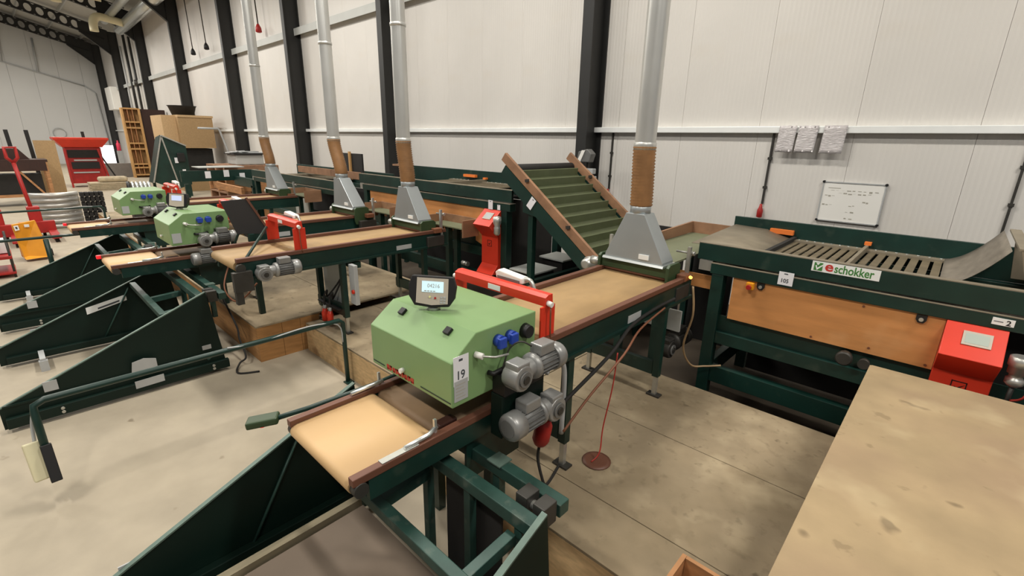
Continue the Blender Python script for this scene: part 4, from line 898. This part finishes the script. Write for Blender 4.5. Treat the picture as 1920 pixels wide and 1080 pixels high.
cable('floor_cable', [(-5.2, 1.30, .55), (-4.95, 1.32, .30), (-4.85, 1.30, .2), (-4.66, 1.28, .08), (-4.66, 1.22, .03), (-4.5, 1.15, .01), (-4.4, 1.3, .01)], .009, 'rubber', 'black cable falling beside the plywood platform end')
cable('loose_wire', [(-5.4, 1.5, .9), (-5.25, 1.35, .65), (-5.0, 1.34, .55), (-4.85, 1.4, .6), (-4.75, 1.5, .75)], .008, 'wire_brown', 'brown wire looped behind the left box tipper')
# dark tilted plate with two rods between the second and third belt
t = thing('tilted_plate', (-5.0, 1.6, 1.15), 'dark grey square plate tilted up between the two middle belts', 'plate')
MB().prism([(-4.98, 1.36, 1.52), (-4.98, 1.58, 1.53), (-4.98, 1.76, 1.17), (-4.98, 1.46, 1.20)], (.014, 0, 0)).build('plate', 'panel_dark', t, .003)
MB().bar((-4.965, 1.58, 1.54), (-4.965, 1.77, 1.16), .012, .02).build('edge_strip', 'rail_brown', t)
for (p, q) in (((-4.05, 1.22, 1.16), (-4.78, 1.72, 1.34)), ((-5.08, 1.42, 1.02), (-5.0, 1.55, 1.34))): MB().cyl(p, q, .012, n=8).build('prop_rod', 'dark_green', t)
B('stand', 'dark_green', t, -4.97, -4.92, 1.55, 1.60, .372, 1.19)
# ------------------------------------------------------------------ far end of the hall
# pallet trucks
def truck(x_, y_, ang, label, h=1.75, m='red_dull'):
    t = thing('pallet_truck', (x_, y_, 0), label, 'pallet truck', 'red pallet trucks parked at the left')
    MB().tube([(x_, y_, .30), (x_-.05, y_-.05, .9), (x_-.12, y_-.09, h-.3)], .034, 8).build('handle_bar', m, t)
    MB().tube([(x_-.12, y_-.09, h-.3), (x_-.13, y_-.17, h-.2), (x_-.14, y_-.17, h), (x_-.14, y_-.01, h), (x_-.13, y_-.01, h-.2), (x_-.12, y_-.09, h-.3)], .03, 8).build('handle_loop', m, t)
    B('pump_block', m, t, x_-.12, x_+.10, y_-.10, y_+.10, .12, .62, bevel=.02)
    for s_ in (-1, 1): B('fork', m, t, x_+.10, x_+1.1, y_+s_*.20-.07, y_+s_*.20+.07, .08, .13, bevel=.01)
    B('fork_bridge', m, t, x_+.05, x_+.18, y_-.27, y_+.27, .08, .32, bevel=.01)
    for s_ in (-1, 1): MB().cyl((x_-.02, y_+s_*.05, .08), (x_-.02, y_+s_*.10, .08), .08, n=14).build('wheel', 'rubber', t)
    for s_ in (-1, 1): MB().cyl((x_+1.0, y_+s_*.20-.03, .04), (x_+1.0, y_+s_*.20+.03, .04), .04, n=10).build('fork_wheel', 'rubber', t)
    return t
truck(-14.0, .36, 0, 'red pallet truck handle standing behind the yellow plate', 1.79)
truck(-13.8, -.20, 0, 'red pallet truck at the left edge beside the yellow plate', 1.73)
t = thing('yellow_truck', (-11.4, .18, 0), 'yellow plated pallet lifter with a white letter sticker', 'lifter')
MB().prism([(-11.34, -.01, .62), (-11.40, .28, .66), (-11.36, .36, .12), (-11.22, .36, .05), (-11.20, .04, .04), (-11.30, .02, .10)], (-.05, -.012, 0)).build('plate', 'yellow', t, .006)
MB().prism([(-11.325, .005, .60), (-11.335, .06, .605), (-11.325, .065, .53), (-11.315, .01, .52)], (.02, 0, 0)).build('sticker', 'sign_white', t)
MB().box(-11.36, -11.325, .13, .19, .565, .605).build('sticker', 'sign_white', t)
MB().box(-11.31, -11.302, .022, .045, .545, .585).build('sticker_print', 'ink', t)
B('chassis', 'red_dull', t, -11.7, -11.42, .0, .34, .05, .3, bevel=.02); MB().cyl((-11.6, .33, .06), (-11.6, .40, .06), .06, n=12).build('wheel', 'rubber', t)
t = thing('small_trolley', (-10.4, -.25, 0), 'small red frame trolley with white parts at the left edge', 'trolley')
B('tray', 'red_dull', t, -10.7, -10.1, -.45, -.10, .28, .33, bevel=.01); B('tray', 'red_dull', t, -10.7, -10.1, -.45, -.10, .05, .09, bevel=.01)
for (a, b) in ((-10.68, -.43), (-10.68, -.12), (-10.12, -.43), (-10.12, -.12)): MB().cyl((a, b, 0), (a, b, .62), .015, n=8).build('post', 'steel_dark', t)
B('panel', 'sign_white', t, -10.5, -10.3, -.3, -.12, .34, .55, bevel=.01)
# stack of galvanised arcs
for k in range(7):
    z = .05+k*.115; t = thing('steel_arc', (-15, 1, z), ('bottom' if k == 0 else 'top' if k == 6 else ['', 'second', 'third', 'fourth', 'fifth', 'sixth'][k])+(' galvanised arc with tread blocks in the stack at the left' if k in (0, 6) else ' galvanised arc from the floor in the stack at the left'), 'steel arc', 'stack of galvanised arcs')
    P = []
    for i in range(13):
        a = -1+2*i/12; P.append((-14.85-.22*a*a, .78+.42*a, z))
    lo = []
    for p in P: lo.append([(p[0]+dx_, p[1], p[2]+dz_) for dx_, dz_ in ((-.10, -.05), (.0, -.052), (.035, -.03), (.05, 0), (.035, .03), (.0, .052), (-.10, .05))])
    MB().loft(lo).build('arc', 'arc_steel', t)
    for i in range(5):
        y_ = 1.24+i*.085; MB().box(-14.95, -14.72, y_-.034, y_+.034, z-.05, z+.045).build('tread_block', 'rubber', t)
# rings on the fourth weigher line
t = thing('ring_roll', (-9.6, 1.4, .9), 'roll of bright steel rings beyond the farthest weigher', 'roll')
for k in range(5): MB().lathe((-10.6+.02*k, 1.56+.055*k, 1.18), (.1, 1, 0), [(0, .10), (.01, .125), (.035, .125), (.045, .10)], 18).build('ring', 'galv_bright', t)
MB().lathe((-10.62, 1.50, 1.18), (.1, 1, 0), [(0, .05), (.005, .128), (.05, .128)], 18).build('end_disc', 'black', t)
B('stand', 'steel_dark', t, -10.7, -10.5, 1.50, 1.85, .372, 1.05)
# dark work table with boards
t = thing('work_table', (-20.5, .6, 0), 'dark timber work table far left behind the red handles', 'table')
B('top', 'walnut', t, -21.0, -20.0, -.4, 1.10, 1.25, 1.32); B('front', 'walnut', t, -20.02, -19.99, -.35, 1.05, 1.0, 1.249)
for (a, b) in ((-20.95, -.35), (-20.95, 1.0), (-20.08, -.35), (-20.08, 1.0)): B('leg', 'timber', t, a, a+.08, b, b+.08, 0, 1.249)
MB().bar((-20.04, .95, .2), (-20.04, .45, 1.0), .05, .05).bar((-20.04, -.3, .3), (-20.04, .4, .3), .05, .08).build('brace', 'timber', t)
B('shelf', 'rubber', t, -20.9, -20.1, -.34, .9, .3, .9)
tag(B('board_panel', 'chip_dark', None, -21.3, -21.25, .95, 1.45, .0, 1.85), 'brown upright board behind the dark work table', 'board')
tag(MB().prism([(-20.8, -.35, 1.321), (-20.8, .75, 1.321), (-20.8, .55, 1.62), (-20.8, -.35, 1.62)], (.5, 0, 0)).build('stacked_boards', 'walnut'), 'dark block of stacked boards on the work table', 'boards')
for (x_, y_, lb) in ((-22, .5, 'leftmost black upright post against the white end wall'), (-22, .95, 'second black upright post against the white end wall'), (-28.2, 2.93, 'short black post rising behind the red hopper')):
    tag(MB().bar((x_, y_, 0), (x_, y_-.06, 2.15), .10, .10).build('upright_post', 'black'), lb, 'post', 'black posts by the end wall')
# red hopper machine
t = thing('red_hopper', (-26, 2.5, 0), 'red flared hopper machine far left near the bright glow', 'hopper machine')
def rct(x0, x1, y0, y1, z): return [(x0, y0, z), (x1, y0, z), (x1, y1, z), (x0, y1, z)]
MB().loft([rct(-26.8, -25.9, 1.95, 3.15, 1.55), rct(-27.0, -25.7, 1.72, 3.38, 1.85), rct(-27.0, -25.7, 1.72, 3.38, 1.92)], smooth=False).build('flared_hopper', 'red', t)
B('body', 'red_dull', t, -26.7, -25.98, 2.0, 3.1, .15, 1.54); 
for k, (a, b, z0, z1, m_) in enumerate(((2.05, 3.0, 1.15, 1.45, 'rubber'), (2.1, 2.95, .72, .98, 'black'), (2.2, 2.9, 1.02, 1.08, 'plastic_grey'), (2.1, 2.9, .55, .60, 'plastic_grey'))): B('side_opening' if k < 2 else 'cross_bar', m_, t, -25.975, -25.93, a, b, z0, z1)
MB().bar((-25.85, 3.2, 0), (-25.85, 2.98, 1.5), .06, .06).bar((-25.85, 1.98, 0), (-25.85, 1.98, 1.5), .06, .06).build('leg', 'red_dull', t)
MB().bar((-25.85, 3.5, .05), (-25.85, 3.05, 1.2), .05, .05).build('ladder_rail', 'black', t)
# glowing pane standing in for a bloom of light, extinguisher and ring on the end wall
struct(B('glow_pane', 'glow', None, -44.0, -43.95, 5.2, 5.95, .02, 1.30))
t = thing('fire_extinguisher', (-40, 5.7, 1.0), 'pink-red fire extinguisher beside the bright glow', 'extinguisher')
MB().lathe((-40, 5.68, 1.05), (0, 0, 1), [(0, .09), (.03, .11), (.42, .11), (.5, .05), (.55, .04), (.62, .05)], 14).build('cylinder', 'extinguisher', t)
MB().tube([(-40, 5.70, 1.65), (-40, 5.62, 1.72), (-40, 5.55, 1.5), (-40, 5.54, 1.2)], .025, 6, 4).build('hose', 'black', t)
B('stand', 'plastic_grey', t, -40.12, -39.88, 5.56, 5.80, 0, 1.05)
t = thing('wall_ring', (-45.9, 3.4, 1.9), 'thin pale ring hanging on the white end wall', 'ring')
MB().tube([(-45.95, 3.5+.33*math.cos(2*PI*k/24), 2.05+.33*math.sin(2*PI*k/24)) for k in range(25)], .025, 6).build('ring', 'plastic_grey', t)
# low grey plinth and planks
tag(B('low_wall', 'grey_plinth', None, -31.2, -30.95, 3.3, 5.15, 0, .68, bevel=.01), 'low grey wall section in front of the bright glow', 'wall')
t = thing('plank_pile', (-24, 3, 0), 'pile of pale planks and sacks on the floor near the red hopper', 'planks')
for k in range(5): B('plank', 'burlap', t, -24.6, -24.0+.02*k, 2.3+.03*(k % 2), 3.8-.04*(k % 3), .06*k, .06*k+.055)
B('sack', 'burlap', t, -24.5, -24.05, 2.6, 3.5, .301, .5, bevel=.08)
# stone-like bundle between the far belts
t = thing('sack_bundle', (-10.2, 1.2, 0), 'brown cloth bundle on the floor below the fourth belt', 'bundle')
MB().lathe((-10.3, .9, .0), (0, 0, 1), [(0, .42), (.1, .46), (.2, .42), (.28, .25), (.30, .1)], 18).build('bundle', 'burlap', t)
# open rack of pigeonholes
t = thing('wooden_rack', (-31, 5.3, 0), 'tall open wooden rack with pigeonholes and dark side in the far corner', 'shelf')
X0, X1, Y0, Y1, ZT = -30.75, -30.4, 4.75, 5.40, 3.30
B('side_panel', 'walnut', t, X0, X1, Y1, Y1+.04, 0, ZT)
B('side_panel', 'pine', t, X0, X1, Y0-.04, Y0, 0, ZT); B('back_panel', 'pine', t, X0, X0+.03, Y0, Y1, 0, ZT)
B('face_post', 'pine', t, X1, X1+.05, Y1-.05, Y1+.05, 0, ZT); B('face_post', 'pine', t, X1, X1+.05, Y0-.04, Y0+.03, 0, ZT)
for z in (.1, .45, .62, 1.35, 1.62, 2.35, 2.62, 3.24): B('shelf_board', 'pine', t, X0+.03, X1+.03, Y0+.03, Y1-.05, z, z+.07)
for y_ in (4.95, 5.15): B('divider', 'timber', t, X0+.03, X1, y_-.015, y_+.015, .1, 3.24)
B('dark_side', 'walnut', t, X0, X1-.1, Y1+.041, Y1+1.1, 0, ZT-.02)
# chipboard crate with tub on top
t = thing('chipboard_box', (-22.5, 5.5, 0), 'big chipboard box on a stand below the black tub', 'box')
B('end_face', 'chipboard', t, -24.0, -22.3, 4.60, 5.05, 1.6, 2.80); 
B('body', 'chip_dark', t, -23.9, -22.0, 5.051, 6.20, 1.62, 2.74); B('lid_edge', 'chipboard', t, -24.0, -21.97, 5.051, 6.23, 2.741, 2.82)
B('stand', 'rubber', t, -23.7, -22.2, 4.75, 6.1, .7, 1.599); B('base_box', 'chip_dark', t, -23.8, -21.9, 4.9, 6.15, 0.0, .699)
t = thing('black_tub', (-22.7, 5.4, 2.82), 'black oval tub on top of the chipboard box', 'tub')
MB().loft([circ((-22.7, 5.42, 2.822), .36, 20), circ((-22.7, 5.42, 3.14), .46, 20), circ((-22.7, 5.42, 3.17), .50, 20), circ((-22.7, 5.42, 3.17), .44, 20), circ((-22.7, 5.42, 2.86), .34, 20)]).build('tub', 'rubber', t)
t = thing('bent_frame', (-20.5, 6.2, 0), 'bent grey tube frame beside the chipboard box', 'frame')
MB().tube([(-20.8, 5.35, 2.35), (-20.8, 6.0, 2.35), (-20.8, 6.05, 2.3), (-20.8, 6.24, 1.55), (-20.8, 6.28, 0)], .035, 8).build('tube', 'plastic_grey', t)
# dark green tilted bin
t = thing('tilted_bin', (-19.8, 4.0, 0), 'dark green tilted sheet bin in front of the wooden rack', 'bin')
MB().prism([(-20.2, 3.62, .55), (-20.2, 4.05, 2.05), (-20.2, 4.72, 1.72), (-20.2, 4.72, .42), (-20.2, 4.2, .25)], (.06, 0, 0)).build('face', 'dark_green', t)
MB().prism([(-20.2, 3.60, .5), (-20.2, 4.03, 2.08), (-20.9, 4.03, 2.0), (-20.9, 3.60, .5)], (0, .03, 0)).build('side', 'dark_green', t)
MB().bar((-20.12, 4.05, 2.07), (-20.12, 4.72, 1.74), .04, .04).bar((-20.12, 4.05, 2.05), (-20.12, 4.33, .3), .03, .04).bar((-20.12, 3.6, .52), (-20.12, 4.05, 2.06), .03, .04).build('edge_bar', 'zinc', t)
for (y_, z_) in ((4.37, 1.25), (4.55, .85)): MB().box(-20.139, -20.13, y_-.05, y_+.05, z_-.09, z_+.09).build('paper_label', 'paper', t)
B('leg', 'dark_green', t, -20.2, -20.12, 4.6, 4.68, 0, .419); B('leg', 'dark_green', t, -20.9, -20.82, 3.7, 3.78, 0, .8)
MB().box(-20.13, -20.05, 4.4, 4.62, 1.2, 1.5).build('gear', 'black', t, .02)
# stacked pallets and machine frames in front of the back wall
for k, (z, m_, lb) in enumerate(((.0, 'timber', 'lowest wooden pallet beside the leftmost hood'), (.34, 'rail_worn', 'middle wooden pallet beside the leftmost hood'), (.68, 'timber', 'upper wooden pallet beside the leftmost hood'), (1.02, 'rail_worn', 'topmost wooden pallet carrying the cluttered grey crate'))):
    t = thing('pallet', (-14.6, 4.8, z), lb, 'pallet', 'stacked pallets by the back wall')
    for j in range(7): B('deck_board', m_, t, -15.4, -13.9, 4.02+j*.20, 4.02+j*.20+.15, z+.30, z+.335)
    for j in range(3): B('bearer', m_, t, -15.4+j*.7, -15.3+j*.7, 4.02, 5.37, z+.0, z+.299)
t = thing('clutter_crate', (-14.8, 4.8, 1.36), 'grey crate full of tangled wires on the topmost pallet', 'crate')
B('crate', 'cabinet_grey', t, -15.0, -14.3, 4.45, 5.15, 1.357, 1.62, bevel=.02)
B('rim', 'rubber', t, -15.05, -14.25, 4.40, 5.2, 1.621, 1.66)
random.seed(9)
for k in range(5): MB().tube([(-14.6+random.uniform(-.3, .3), 4.4+random.uniform(0, .8), 1.66+random.uniform(0, .05)) for _ in range(5)], .018, 6, 4).build('wire', 'plastic_grey', t)
t = thing('green_frame_table', (-12.9, 4.2, 0), 'dark green sloped frame table with white labels left of the pallets', 'table')
B('beam', 'dark_green', t, -13.3, -13.22, 2.9, 4.6, 1.05, 1.3); B('beam', 'dark_green', t, -13.21, -12.0, 4.0, 4.08, .95, 1.15); B('beam', 'timber', t, -13.1, -11.2, 3.5, 3.56, .90, 1.05)
for (a, b) in ((-13.3, 2.95), (-13.3, 4.5), (-12.1, 4.0)): B('leg', 'dark_green', t, a, a+.08, b, b+.08, 0 if b > 3.42 else .372, 1.0)
for (y_, z_) in ((3.45, 1.2), (4.2, 1.14), (3.85, 1.22)): B('label', 'paper', t, -13.219, -13.212, y_-.06, y_+.06, z_-.08, z_+.08)
B('sheet', 'cabinet_grey', t, -13.9, -13.31, 3.3, 4.3, 1.35, 1.37)
